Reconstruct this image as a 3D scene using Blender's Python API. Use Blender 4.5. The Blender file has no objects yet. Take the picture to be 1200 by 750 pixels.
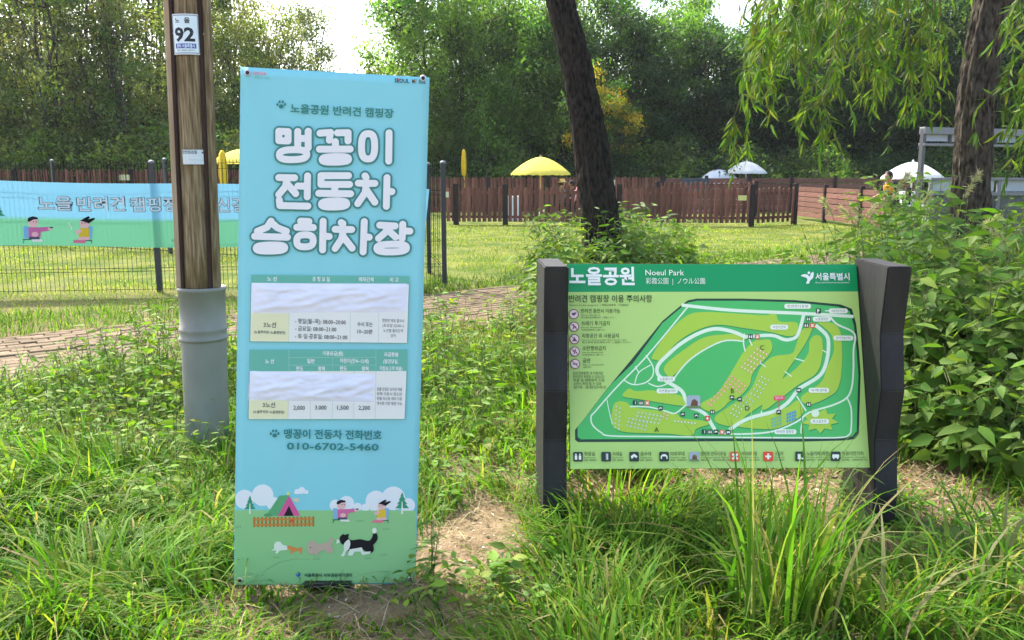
import bpy, bmesh, math, random
import numpy as np
from mathutils import Vector, Matrix
random.seed(7); rng = np.random.default_rng(11)
S = bpy.context.scene; COL = S.collection
# ------------------------------------------------------------------ camera
F = 1000.0; PITCH = math.atan(172/1000.0); CAM = np.array([0, 0, 1.5])
FW = np.array([0, math.cos(PITCH), -math.sin(PITCH)]); UP = np.array([0, math.sin(PITCH), math.cos(PITCH)])
cd = bpy.data.cameras.new('camera'); cam = bpy.data.objects.new('camera', cd); COL.objects.link(cam); S.camera = cam
cd.sensor_width = 36; cd.lens = 30; cd.clip_end = 2000; cd.clip_start = .05
cam.location = CAM; cam.rotation_euler = (math.pi/2-PITCH, 0, 0)
# ------------------------------------------------------------------ light
SUN_EL = math.radians(50); SUN_AZ = math.atan2(-.62, .78)       # to-sun compass: behind the signs, to the left
sdir = np.array([math.sin(SUN_AZ)*math.cos(SUN_EL), math.cos(SUN_AZ)*math.cos(SUN_EL), math.sin(SUN_EL)])
w = bpy.data.worlds.new("World"); S.world = w; w.use_nodes = True
nt = w.node_tree; bg = nt.nodes['Background']; sk = nt.nodes.new('ShaderNodeTexSky')
sk.sky_type = 'NISHITA'; sk.sun_disc = False; sk.sun_elevation = SUN_EL; sk.sun_rotation = SUN_AZ
sk.air_density = 1.0; sk.dust_density = 3.5; sk.ozone_density = .6
nt.links.new(sk.outputs[0], bg.inputs[0]); bg.inputs[1].default_value = .15
sl = bpy.data.lights.new('sun', 'SUN'); sl.energy = 2.4; sl.angle = math.radians(.53); sl.color = (1, .95, .86)
so = bpy.data.objects.new('sun', sl); COL.objects.link(so)
so.rotation_euler = Vector(sdir).to_track_quat('Z', 'Y').to_euler()
S.view_settings.view_transform = 'Standard'; S.view_settings.look = 'None'
S.view_settings.exposure = 1.95; S.view_settings.gamma = 1
# ------------------------------------------------------------------ pixel <-> place helpers (measuring only)
def ray(px, py):
    return np.array([(px-600), 0, 0]) + F*FW - (py-375)*UP
def G(px, py, z=0.0):
    d = ray(px, py); t = (z-1.5)/d[2]; p = CAM+d*t
    return p
def P(px, py, Y):
    d = ray(px, py); return CAM+d*(Y/d[1])
# ------------------------------------------------------------------ object helpers
def mesh_np(name, V, faces, smooth=False):
    """faces: list of int arrays (n,k)"""
    me = bpy.data.meshes.new(name)
    V = np.asarray(V, dtype=np.float32)
    faces = [np.asarray(f, dtype=np.int32) for f in faces if len(f)]
    me.vertices.add(len(V)); me.vertices.foreach_set('co', V.ravel())
    nl = sum(f.size for f in faces); npoly = sum(len(f) for f in faces)
    me.loops.add(nl); me.loops.foreach_set('vertex_index', np.concatenate([f.ravel() for f in faces]))
    me.polygons.add(npoly)
    tot = np.concatenate([np.full(len(f), f.shape[1], np.int32) for f in faces])
    st = np.concatenate([[0], np.cumsum(tot)[:-1]]).astype(np.int32)
    me.polygons.foreach_set('loop_start', st)
    me.polygons.foreach_set('loop_total', tot)
    if smooth: me.polygons.foreach_set('use_smooth', np.ones(npoly, bool))
    me.update(calc_edges=True)
    return me
def vcol(me, C):
    a = me.color_attributes.new('tint', 'FLOAT_COLOR', 'POINT')
    C = np.asarray(C, np.float32)
    if C.shape[1] == 3: C = np.hstack([C, np.ones((len(C), 1), np.float32)])
    a.data.foreach_set('color', C.ravel())
def link(name, me, mat=None, parent=None, label=None, cat=None, group=None, kind=None, loc=None):
    o = bpy.data.objects.new(name, me); COL.objects.link(o)
    if mat is not None and len(me.materials) == 0:
        for m in (mat if isinstance(mat, (list, tuple)) else [mat]): me.materials.append(m)
    if parent is not None: o.parent = parent
    if loc is not None: o.location = loc
    if label: o['label'] = label
    if cat: o['category'] = cat
    if group: o['group'] = group
    if kind: o['kind'] = kind
    return o
def empty(name, loc, label, cat, group=None, rz=0):
    o = bpy.data.objects.new(name, None); COL.objects.link(o); o.location = loc; o.rotation_euler = (0, 0, rz)
    o.empty_display_size = .1; o['label'] = label; o['category'] = cat
    if group: o['group'] = group
    return o
def copy_tree(o, parent=None, label=None):
    c = o.copy(); COL.objects.link(c); c.parent = parent
    if label: c['label'] = label
    for ch in o.children: copy_tree(ch, c)
    return c
class MB:
    def __init__(s): s.b = bmesh.new()
    def box(s, cx, cy, cz, sx, sy, sz, rot=None, bev=0):
        r = bmesh.ops.create_cube(s.b, size=1)
        M = Matrix.Translation((cx, cy, cz)) @ (rot if rot is not None else Matrix()) @ Matrix.Diagonal((sx, sy, sz, 1))
        bmesh.ops.transform(s.b, matrix=M, verts=r['verts'])
        if bev:
            es = list({e for v in r['verts'] for e in v.link_edges})
            bmesh.ops.bevel(s.b, geom=es, offset=bev, segments=1, affect='EDGES')
        return s
    def tube(s, pts, rad, n=8, cap=True):
        pts = [Vector(p) for p in pts]
        if not hasattr(rad, '__len__'): rad = [rad]*len(pts)
        rings = []; prev = None
        for i, p in enumerate(pts):
            t = (pts[min(i+1, len(pts)-1)]-pts[max(i-1, 0)]).normalized()
            a = (prev - t*prev.dot(t)) if prev is not None else t.cross(Vector((0, 0, 1)) if abs(t.z) < .9 else Vector((0, 1, 0)))
            a.normalize(); prev = a; bb = t.cross(a)
            rings.append([s.b.verts.new(p+(a*math.cos(2*math.pi*k/n)+bb*math.sin(2*math.pi*k/n))*rad[i]) for k in range(n)])
        for i in range(len(rings)-1):
            for k in range(n):
                f = s.b.faces.new((rings[i][k], rings[i][(k+1) % n], rings[i+1][(k+1) % n], rings[i+1][k])); f.smooth = True
        if cap:
            s.b.faces.new(rings[0][::-1]); s.b.faces.new(rings[-1])
        return s
    def lathe(s, prof, n=16, c=(0, 0, 0), axis=None):
        rings = []
        for r, z in prof:
            rings.append([s.b.verts.new((c[0]+r*math.cos(2*math.pi*k/n), c[1]+r*math.sin(2*math.pi*k/n), c[2]+z)) for k in range(n)])
        for i in range(len(rings)-1):
            for k in range(n):
                f = s.b.faces.new((rings[i][k], rings[i][(k+1) % n], rings[i+1][(k+1) % n], rings[i+1][k])); f.smooth = True
        s.b.faces.new(rings[0][::-1]); s.b.faces.new(rings[-1])
        return s
    def mesh(s, name, recalc=True):
        if recalc: bmesh.ops.recalc_face_normals(s.b, faces=s.b.faces)
        me = bpy.data.meshes.new(name); s.b.to_mesh(me); s.b.free(); return me
# ------------------------------------------------------------------ materials
def lin(r, g, b):
    f = lambda c: (c/255/12.92) if c/255 <= .04045 else ((c/255+.055)/1.055)**2.4
    return (f(r), f(g), f(b))
def newmat(name, rough=.8, spec=.3):
    m = bpy.data.materials.new(name); m.use_nodes = True; n = m.node_tree.nodes
    b = n['Principled BSDF']; b.inputs['Roughness'].default_value = rough; b.inputs['Specular IOR Level'].default_value = spec
    return m, m.node_tree, b
def mat_noise(name, c1, c2, scale=5, rough=.8, spec=.3, bump=.2, stretch=(1, 1, 1), detail=6, bscale=None, dist=.02, c3=None):
    m, t, b = newmat(name, rough, spec); N = t.nodes; L = t.links
    tc = N.new('ShaderNodeTexCoord'); mp = N.new('ShaderNodeMapping'); mp.inputs['Scale'].default_value = stretch
    L.new(tc.outputs['Object'], mp.inputs[0])
    no = N.new('ShaderNodeTexNoise'); no.inputs['Scale'].default_value = scale; no.inputs['Detail'].default_value = detail
    L.new(mp.outputs[0], no.inputs[0]); r = N.new('ShaderNodeValToRGB')
    r.color_ramp.elements[0].position = .32; r.color_ramp.elements[1].position = .68
    r.color_ramp.elements[0].color = (*c1, 1); r.color_ramp.elements[1].color = (*c2, 1)
    if c3: e = r.color_ramp.elements.new(.5); e.color = (*c3, 1)
    L.new(no.outputs[0], r.inputs[0]); L.new(r.outputs[0], b.inputs['Base Color'])
    if bump:
        n2 = N.new('ShaderNodeTexNoise'); n2.inputs['Scale'].default_value = bscale or scale*4; n2.inputs['Detail'].default_value = 5
        L.new(mp.outputs[0], n2.inputs[0]); bp = N.new('ShaderNodeBump'); bp.inputs['Strength'].default_value = bump; bp.inputs['Distance'].default_value = dist
        L.new(n2.outputs[0], bp.inputs['Height']); L.new(bp.outputs[0], b.inputs['Normal'])
    return m
def mat_leaf(name, trans=.45, rough=.45, spec=.35, sat=1.0, tcol=(1.25, 1.35, .55)):
    """tinted by the per-leaf colour attribute; thin leaf lets light through"""
    m, t, b = newmat(name, rough, spec); N = t.nodes; L = t.links
    at = N.new('ShaderNodeAttribute'); at.attribute_name = 'tint'
    L.new(at.outputs['Color'], b.inputs['Base Color'])
    tr = N.new('ShaderNodeBsdfTranslucent'); mx = N.new('ShaderNodeMix'); mx.data_type = 'RGBA'; mx.blend_type = 'MULTIPLY'
    mx.inputs[0].default_value = 1; mx.inputs[7].default_value = (*tcol, 1)
    L.new(at.outputs['Color'], mx.inputs[6]); L.new(mx.outputs[2], tr.inputs[0])
    ms = N.new('ShaderNodeMixShader'); ms.inputs[0].default_value = trans
    L.new(b.outputs[0], ms.inputs[1]); L.new(tr.outputs[0], ms.inputs[2]); L.new(ms.outputs[0], N['Material Output'].inputs[0])
    return m
def mat_print(name, trans=0, rough=.55, spec=.3):
    m, t, b = newmat(name, rough, spec); N = t.nodes; L = t.links
    at = N.new('ShaderNodeAttribute'); at.attribute_name = 'tint'; L.new(at.outputs['Color'], b.inputs['Base Color'])
    if trans:
        tr = N.new('ShaderNodeBsdfTranslucent'); L.new(at.outputs['Color'], tr.inputs[0])
        ms = N.new('ShaderNodeMixShader'); ms.inputs[0].default_value = trans
        L.new(b.outputs[0], ms.inputs[1]); L.new(tr.outputs[0], ms.inputs[2]); L.new(ms.outputs[0], N['Material Output'].inputs[0])
    return m
def mat_flat(name, c, rough=.6, spec=.4, metal=0, trans=0):
    m, t, b = newmat(name, rough, spec); N = t.nodes; L = t.links
    no = N.new('ShaderNodeTexNoise'); no.inputs['Scale'].default_value = 9; no.inputs['Detail'].default_value = 4
    tc = N.new('ShaderNodeTexCoord'); L.new(tc.outputs['Object'], no.inputs[0])
    r = N.new('ShaderNodeValToRGB'); r.color_ramp.elements[0].color = (*[x*.86 for x in c], 1); r.color_ramp.elements[1].color = (*[min(1, x*1.1) for x in c], 1)
    L.new(no.outputs[0], r.inputs[0]); L.new(r.outputs[0], b.inputs['Base Color']); b.inputs['Metallic'].default_value = metal
    if trans:
        tr = N.new('ShaderNodeBsdfTranslucent'); L.new(r.outputs[0], tr.inputs[0])
        ms = N.new('ShaderNodeMixShader'); ms.inputs[0].default_value = trans
        L.new(b.outputs[0], ms.inputs[1]); L.new(tr.outputs[0], ms.inputs[2]); L.new(ms.outputs[0], N['Material Output'].inputs[0])
    return m
M = {}
M['leaf'] = mat_leaf('leaf_surface', .58)
M['leaf_near'] = mat_leaf('near_leaf_surface', .42, .6, .2)
M['grass'] = mat_leaf('grass_blade_surface', .52, .6, .15)
M['dry'] = mat_leaf('dry_litter', .08, .8, .2, tcol=(1, 1, 1))
M['soil'] = mat_noise('soil', (.13, .088, .05), (.31, .225, .135), 7, .95, .1, .6, bscale=60, dist=.02)
M['bark'] = mat_noise('bark', (.014, .011, .008), (.11, .09, .068), 17, .95, .15, 1, (2.2, 2.2, .8), bscale=18, dist=.03)
M['bark_dark'] = mat_noise('dark_bark', (.008, .0065, .005), (.048, .038, .03), 18, .95, .15, 1, (2.2, 2.2, .8), bscale=22, dist=.03)
M['bark_far'] = mat_noise('far_bark', (.03, .026, .02), (.13, .12, .10), 5, .95, .1, .3, (2, 2, .4))
M['poster'] = mat_print('printed_banner_film', .16, .5, .25)
M['ink'] = mat_print('printed_sign_face', 0, .42, .35)
M['wire'] = mat_noise('dark_wire_coating', (.008, .009, .008), (.014, .015, .014), 5, .9, .05, 0)
M['cloth_print'] = mat_print('printed_mesh_cloth', .17, .8, .1)
M['black'] = mat_flat('black_metal', (.012, .012, .013), .5, .4)
M['post_black'] = mat_noise('dark_composite_post', (.012, .0115, .011), (.028, .0265, .025), 9, .62, .3, .15, (1, 1, .3))
M['fence_metal'] = mat_flat('fence_coated_steel', (.032, .032, .036), .45, .5)
M['grey_metal'] = mat_flat('grey_coated_steel', (.16, .165, .18), .45, .5)
M['dark_grey'] = mat_flat('dark_grey_steel', (.075, .077, .085), .5, .5)
M['panel_grey'] = mat_flat('pale_grey_infill_panel', (.36, .39, .44), .6, .4)
M['steel'] = mat_flat('bright_steel', (.55, .55, .56), .3, .5, .9)
M['brown'] = mat_noise('brown_stained_wood', (.10, .038, .026), (.21, .088, .06), 6, .8, .2, .3, (6, 6, .6))
M['brown2'] = mat_noise('faded_brown_board', (.12, .055, .04), (.22, .11, .085), 6, .85, .2, .3, (.6, 6, 6))
def vary(m, lo=.62, hi=1.45):
    t = m.node_tree; N = t.nodes; L = t.links; b = N['Principled BSDF']; src = b.inputs['Base Color'].links[0].from_socket
    oi = N.new('ShaderNodeObjectInfo'); mr = N.new('ShaderNodeMapRange'); mr.inputs[3].default_value = lo; mr.inputs[4].default_value = hi; L.new(oi.outputs['Random'], mr.inputs[0])
    vm = N.new('ShaderNodeVectorMath'); vm.operation = 'SCALE'; L.new(src, vm.inputs[0]); L.new(mr.outputs[0], vm.inputs['Scale']); L.new(vm.outputs[0], b.inputs['Base Color'])
vary(M['brown']); vary(M['brown2'], .75, 1.25)
M['brown_dark'] = mat_noise('dark_wood_post', (.018, .013, .012), (.04, .028, .024), 6, .8, .2, .3, (6, 6, .6))
M['pole'] = mat_noise('weathered_pole_wood', (.11, .075, .036), (.36, .27, .165), 14, .85, .15, .8, (7, 7, .45), bscale=34, dist=.008, c3=(.215, .15, .08))
M['pole_strip'] = mat_noise('pole_side_strip', (.34, .24, .15), (.52, .38, .25), 5, .8, .2, .3, (8, 8, .5))
M['pole_dark'] = mat_noise('pole_dark_groove', (.03, .015, .012), (.055, .03, .022), 5, .8, .2, .3, (8, 8, .5))
M['sleeve'] = mat_noise('grey_resin_sleeve', (.20, .195, .165), (.31, .30, .265), 3, .7, .35, .1, (1, 1, .5))
M['yellow'] = mat_flat('yellow_canvas', (.88, .78, .16), .8, .2, 0, .45)
M['yellow_paint'] = mat_flat('yellow_paint', (.8, .52, .02), .6, .3)
M['white'] = mat_flat('white_canvas', (.8, .8, .76), .8, .2, 0, .35)
M['white_paint'] = mat_flat('white_paint', (.75, .75, .75), .6, .3)
M['bluegrey'] = mat_flat('dark_blue_cloth', (.06, .075, .09), .9, .1)
M['skin'] = mat_flat('skin', (.42, .22, .15), .6, .3)
M['hair'] = mat_flat('hair', (.015, .012, .01), .6, .3)
M['straw'] = mat_flat('straw_hat', (.75, .6, .4), .8, .2)
M['shirt_grey'] = mat_flat('grey_shirt', (.2, .2, .19), .9, .1)
M['shirt_dark'] = mat_flat('dark_shirt', (.03, .03, .035), .9, .1)
M['pink'] = mat_flat('pink_cloth', (.7, .33, .36), .9, .1)
M['orange'] = mat_flat('orange_cloth', (.62, .24, .03), .9, .1)
M['trousers'] = mat_flat('dark_trousers', (.03, .032, .04), .9, .1)
M['paper'] = None
def tint_mat(name, c, **k): return mat_flat(name, c, **k)
# brick colour per object
def mat_brick():
    m, t, b = newmat('tan_paver', .9, .15); N = t.nodes; L = t.links
    oi = N.new('ShaderNodeObjectInfo'); tc = N.new('ShaderNodeTexCoord')
    no = N.new('ShaderNodeTexNoise'); no.inputs['Scale'].default_value = 3.5; no.inputs['Detail'].default_value = 8
    geo = N.new('ShaderNodeNewGeometry'); L.new(geo.outputs['Position'], no.inputs[0])
    r = N.new('ShaderNodeValToRGB'); r.color_ramp.elements[0].color = (.10, .075, .045, 1); r.color_ramp.elements[1].color = (.235, .172, .108, 1)
    r.color_ramp.elements[0].position = .3; r.color_ramp.elements[1].position = .7
    L.new(no.outputs[0], r.inputs[0]); L.new(r.outputs[0], b.inputs['Base Color'])
    n2 = N.new('ShaderNodeTexNoise'); n2.inputs['Scale'].default_value = 60; L.new(geo.outputs['Position'], n2.inputs[0])
    bp = N.new('ShaderNodeBump'); bp.inputs['Strength'].default_value = .4; bp.inputs['Distance'].default_value = .01
    L.new(n2.outputs[0], bp.inputs['Height']); L.new(bp.outputs[0], b.inputs['Normal'])
    return m
M['brick'] = mat_brick(); vary(M['brick'], .75, 1.2)
# ground
def mat_ground():
    m, t, b = newmat('ground_soil_and_turf', .95, .1); N = t.nodes; L = t.links
    geo = N.new('ShaderNodeNewGeometry'); sp = N.new('ShaderNodeSeparateXYZ'); L.new(geo.outputs['Position'], sp.inputs[0])
    def noise(sc, d=8):
        n = N.new('ShaderNodeTexNoise'); n.inputs['Scale'].default_value = sc; n.inputs['Detail'].default_value = d
        L.new(geo.outputs['Position'], n.inputs[0]); return n
    def ramp(src, a, c1, bb, c2):
        r = N.new('ShaderNodeValToRGB'); r.color_ramp.elements[0].position = a; r.color_ramp.elements[1].position = bb
        r.color_ramp.elements[0].color = (*c1, 1); r.color_ramp.elements[1].color = (*c2, 1); L.new(src, r.inputs[0]); return r
    soil = ramp(noise(9).outputs[0], .3, (.15, .108, .06), .7, (.25, .185, .108))
    turf = ramp(noise(1.3).outputs[0], .35, (.06, .10, .015), .65, (.16, .17, .04))
    n = noise(.5, 4)
    mt = N.new('ShaderNodeMath'); mt.operation = 'MULTIPLY_ADD'; mt.inputs[1].default_value = 6; L.new(n.outputs[0], mt.inputs[0]); L.new(sp.outputs[1], mt.inputs[2])
    mr = N.new('ShaderNodeMapRange'); mr.inputs[1].default_value = 10.5; mr.inputs[2].default_value = 14.5; L.new(mt.outputs[0], mr.inputs[0])
    mx = N.new('ShaderNodeMix'); mx.data_type = 'RGBA'; L.new(mr.outputs[0], mx.inputs[0]); L.new(soil.outputs[0], mx.inputs[6]); L.new(turf.outputs[0], mx.inputs[7])
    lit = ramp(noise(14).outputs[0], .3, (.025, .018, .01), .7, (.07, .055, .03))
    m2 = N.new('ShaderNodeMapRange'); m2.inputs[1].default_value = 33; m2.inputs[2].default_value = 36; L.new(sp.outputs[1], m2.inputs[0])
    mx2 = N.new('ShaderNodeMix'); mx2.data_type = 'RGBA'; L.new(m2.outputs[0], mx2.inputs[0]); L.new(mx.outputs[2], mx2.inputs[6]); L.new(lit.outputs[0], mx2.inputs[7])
    L.new(mx2.outputs[2], b.inputs['Base Color'])
    bp = N.new('ShaderNodeBump'); bp.inputs['Strength'].default_value = .7; bp.inputs['Distance'].default_value = .03
    L.new(noise(45).outputs[0], bp.inputs['Height']); L.new(bp.outputs[0], b.inputs['Normal'])
    return m
# ------------------------------------------------------------------ ground sheet
def vnoise(x, y, s, seed=0):
    r = np.random.default_rng(seed).random((64, 64)); x = np.asarray(x)*s+100.3; y = np.asarray(y)*s+57.7
    xi = np.floor(x).astype(int); yi = np.floor(y).astype(int); fx = x-xi; fy = y-yi
    fx = fx*fx*(3-2*fx); fy = fy*fy*(3-2*fy); g = lambda i, j: r[i % 64, j % 64]
    return (g(xi, yi)*(1-fx)+g(xi+1, yi)*fx)*(1-fy)+(g(xi, yi+1)*(1-fx)+g(xi+1, yi+1)*fx)*fy
def gz(x, y):   # gentle relief, near zone only
    n = (vnoise(x, y, 1.1, 1)-.5)*.05+(vnoise(x, y, 4, 2)-.5)*.025
    k = np.clip((9-np.asarray(y))/3, 0, 1)
    return n*k-.01*k
def build_ground():
    xs = np.concatenate([[-900, -300, -100, -50], np.linspace(-25, -9, 17)[:-1], np.linspace(-9, 9, 181), np.linspace(9, 25, 17)[1:], [50, 100, 300, 900]])
    ys = np.concatenate([[-300, -60, -10, -2], np.linspace(0, 10, 111), np.linspace(10.5, 40, 50), [50, 80, 160, 400, 1200]])
    X, Y = np.meshgrid(xs, ys); V = np.stack([X, Y, gz(X, Y)], -1).reshape(-1, 3); nx = len(xs); ny = len(ys)
    i = np.arange((ny-1)*(nx-1)); r = i//(nx-1); c = i % (nx-1); a = r*nx+c
    link('ground', mesh_np('ground', V, [np.stack([a, a+1, a+nx+1, a+nx], 1)], True), mat_ground(), kind='structure')
build_ground()
# ------------------------------------------------------------------ brick path
PD = np.array([.79, .61]); PD /= np.linalg.norm(PD); PN = np.array([-PD[1], PD[0]]); C0, C1 = 6.72, 8.92
def path_side(x, y): return -PD[1]*0+PN[0]*x+PN[1]*y
def build_path():
    p = bpy.data.meshes.new('path'); path_bed = None
    a0, a1 = -14, 24
    q = [PD*a0+PN*(C0-.03), PD*a1+PN*(C0-.03), PD*a1+PN*(C1+.03), PD*a0+PN*(C1+.03)]
    n = 60; V = []; 
    for i in range(n+1):
        for c in (C0-.03, C1+.03):
            v = PD*(a0+(a1-a0)*i/n)+PN*c; V.append((v[0], v[1], gz(v[0], v[1])+.012))
    Fc = [(2*i, 2*i+2, 2*i+3, 2*i+1) for i in range(n)]
    bed = link('path', mesh_np('path', V, [Fc], True), mat_noise('joint_sand', (.10, .075, .05), (.19, .14, .09), 30, .95, .1, .5), kind='structure')
    bl, bw = .232, .116
    base = []
    for k in range(4):   # four slightly different pavers
        m = MB(); m.box(0, 0, 0, bl-.008, bw-.008, .05, bev=.006); me = m.mesh('brick')
        for v in me.vertices:
            v.co.x += random.uniform(-.002, .002); v.co.y += random.uniform(-.002, .002)
        me.materials.append(M['brick']); base.append(me)
    cand = []; j = 0; c = C0+bw/2
    while c < C1-bw/2+.02:
        a = a0+(bl/2 if j % 2 else 0)
        while a < a1:
            pos = PD*a+PN*c; d = math.hypot(pos[0], pos[1])
            if pos[1] > 4.0 and abs(pos[0])/max(pos[1], .1) < .72: cand.append((d, pos[0], pos[1]))
            a += bl
        c += bw; j += 1
    cand.sort(); ang = math.atan2(PD[1], PD[0]); rest = []
    for n_, (d, x, y) in enumerate(cand):
        px = 600+1000*x/(y*.985+.25)
        z = float(gz(x, y))+.002+random.uniform(-.004, .005)
        if n_ < 290:
            o = link('brick', base[n_ % 4], parent=bed, loc=(x, y, z))
            o.rotation_euler = (random.uniform(-.015, .015), random.uniform(-.015, .015), ang+random.uniform(-.012, .012))
        else: rest.append((x, y, z))
    r = np.array(rest); ca, sa = math.cos(ang), math.sin(ang)
    bx = np.array([(-1, -1), (1, -1), (1, 1), (-1, 1)])*np.array([bl/2-.006, bw/2-.006])
    bx = np.stack([bx[:, 0]*ca-bx[:, 1]*sa, bx[:, 0]*sa+bx[:, 1]*ca], 1)
    V = np.zeros((len(r), 8, 3)); V[:, :4, :2] = r[:, None, :2]+bx; V[:, 4:, :2] = r[:, None, :2]+bx*.94
    V[:, :4, 2] = r[:, None, 2]; V[:, 4:, 2] = r[:, None, 2]+.025
    o = np.arange(len(r))[:, None]*8
    Q = [np.hstack([o+4, o+5, o+6, o+7])]+[np.hstack([o+k, o+(k+1) % 4, o+(k+1) % 4+4, o+k+4]) for k in range(4)]
    link('brick_paving', mesh_np('brick_paving', V.reshape(-1, 3), [np.vstack(Q)]), M['brick'], parent=bed, kind='stuff')
build_path()
# ------------------------------------------------------------------ blades and leaves (vectorised)
def norm(v): return v/np.maximum(np.linalg.norm(v, axis=-1, keepdims=True), 1e-9)
def blades(name, base, h, wd, lean, az, col, seg=4, curl=1.5, mat=None, parent=None, **kw):
    """arching blades: base (n,3), h, wd, lean (tip horizontal reach as part of h), az (n,)"""
    n = len(base); t = np.linspace(0, 1, seg+1)
    dx = np.cos(az)[:, None]; dy = np.sin(az)[:, None]
    reach = (h*lean)[:, None]*t**curl
    z = h[:, None]*(t*(1-.55*np.minimum(lean, 1.5)[:, None]*t**2))
    c = np.stack([base[:, 0:1]+dx*reach, base[:, 1:2]+dy*reach, base[:, 2:3]+z], -1)
    ta = az+rng.normal(0, .5, n)+math.pi/2
    ww = wd[:, None]*np.maximum(1-t**1.8, .04)*(.6+.4*np.minimum(1, t*5))*.5
    s = np.stack([np.cos(ta)[:, None]*ww, np.sin(ta)[:, None]*ww, ww*0], -1)
    V = np.stack([c-s, c+s], 2).reshape(n, (seg+1)*2, 3)
    o = (np.arange(n)*(seg+1)*2)[:, None]
    Q = np.vstack([np.hstack([o+2*k, o+2*k+1, o+2*k+3, o+2*k+2]) for k in range(seg)])
    me = mesh_np(name, V.reshape(-1, 3), [Q], True)
    g = (1*t)[None, :, None]
    C = col[:, None, :]*(1+0*g); C = np.repeat(C, 2, axis=1).reshape(-1, 3)
    vcol(me, C)
    return link(name, me, mat or M['grass'], parent=parent, **kw)
def leaf_shapes(pos, dirv, nrm, L, W, detail=1):
    """returns verts (n,k,3), faces index template"""
    dirv = norm(dirv); side = norm(np.cross(dirv, nrm)); nr = np.cross(side, dirv)
    L = L[:, None]; W = W[:, None]
    if detail == 0:
        V = np.stack([pos, pos+dirv*L*.45+side*W*.5, pos+dirv*L, pos+dirv*L*.45-side*W*.5], 1); return V, [(0, 1, 2, 3)], []
    d = lambda a: dirv*L*a - nr*L*(.22*a*a)
    V = np.stack([pos, pos+d(.28)+side*W*.46+nr*W*.1, pos+d(.28), pos+d(.28)-side*W*.46+nr*W*.1,
                  pos+d(.62)+side*W*.36+nr*W*.08, pos+d(.62), pos+d(.62)-side*W*.36+nr*W*.08, pos+d(1.0)], 1)
    return V, [(1, 4, 5, 2), (2, 5, 6, 3)], [(0, 1, 2), (0, 2, 3), (4, 7, 5), (5, 7, 6)]
def leaves_mesh(name, pos, dirv, nrm, L, W, col, detail=1):
    V, Q, T = leaf_shapes(pos, dirv, nrm, L, W, detail); n, k, _ = V.shape
    o = (np.arange(n)*k)[:, None]; fs = [np.vstack([o+np.array(q)[None] for q in Q])]
    if T: fs.append(np.vstack([o+np.array(q)[None] for q in T]))
    me = mesh_np(name, V.reshape(-1, 3), fs, detail > 0); vcol(me, np.repeat(col, k, axis=0)); return me
def palette(n, cols, jit=.18, wts=None):
    c = np.array(cols)[rng.choice(len(cols), n, p=wts)]
    return np.clip(c*(1+rng.normal(0, jit, (n, 1)))*(1+rng.normal(0, .06, (n, 3))), .004, .9)
# ------------------------------------------------------------------ printed artwork tools
def hom(src, dst):
    A = []; 
    for (x, y), (u, v) in zip(src, dst):
        A += [[x, y, 1, 0, 0, 0, -u*x, -u*y], [0, 0, 0, x, y, 1, -v*x, -v*y]]
    h = np.linalg.solve(np.array(A, float), np.array(dst, float).ravel()); return np.append(h, 1).reshape(3, 3)
def smooth_line(p, n=6, closed=False):
    p = np.array(p, float); N = len(p); out = []
    rg = range(N) if closed else range(N-1)
    for i in rg:
        if closed: a, b, c, d = p[i-1], p[i], p[(i+1) % N], p[(i+2) % N]
        else: a, b, c, d = p[max(i-1, 0)], p[i], p[i+1], p[min(i+2, N-1)]
        for k in range(n):
            t = k/n; out.append(.5*((2*b)+(-a+c)*t+(2*a-5*b+4*c-d)*t*t+(-a+3*b-3*c+d)*t**3))
    if not closed: out.append(p[-1])
    return np.array(out)
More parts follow.
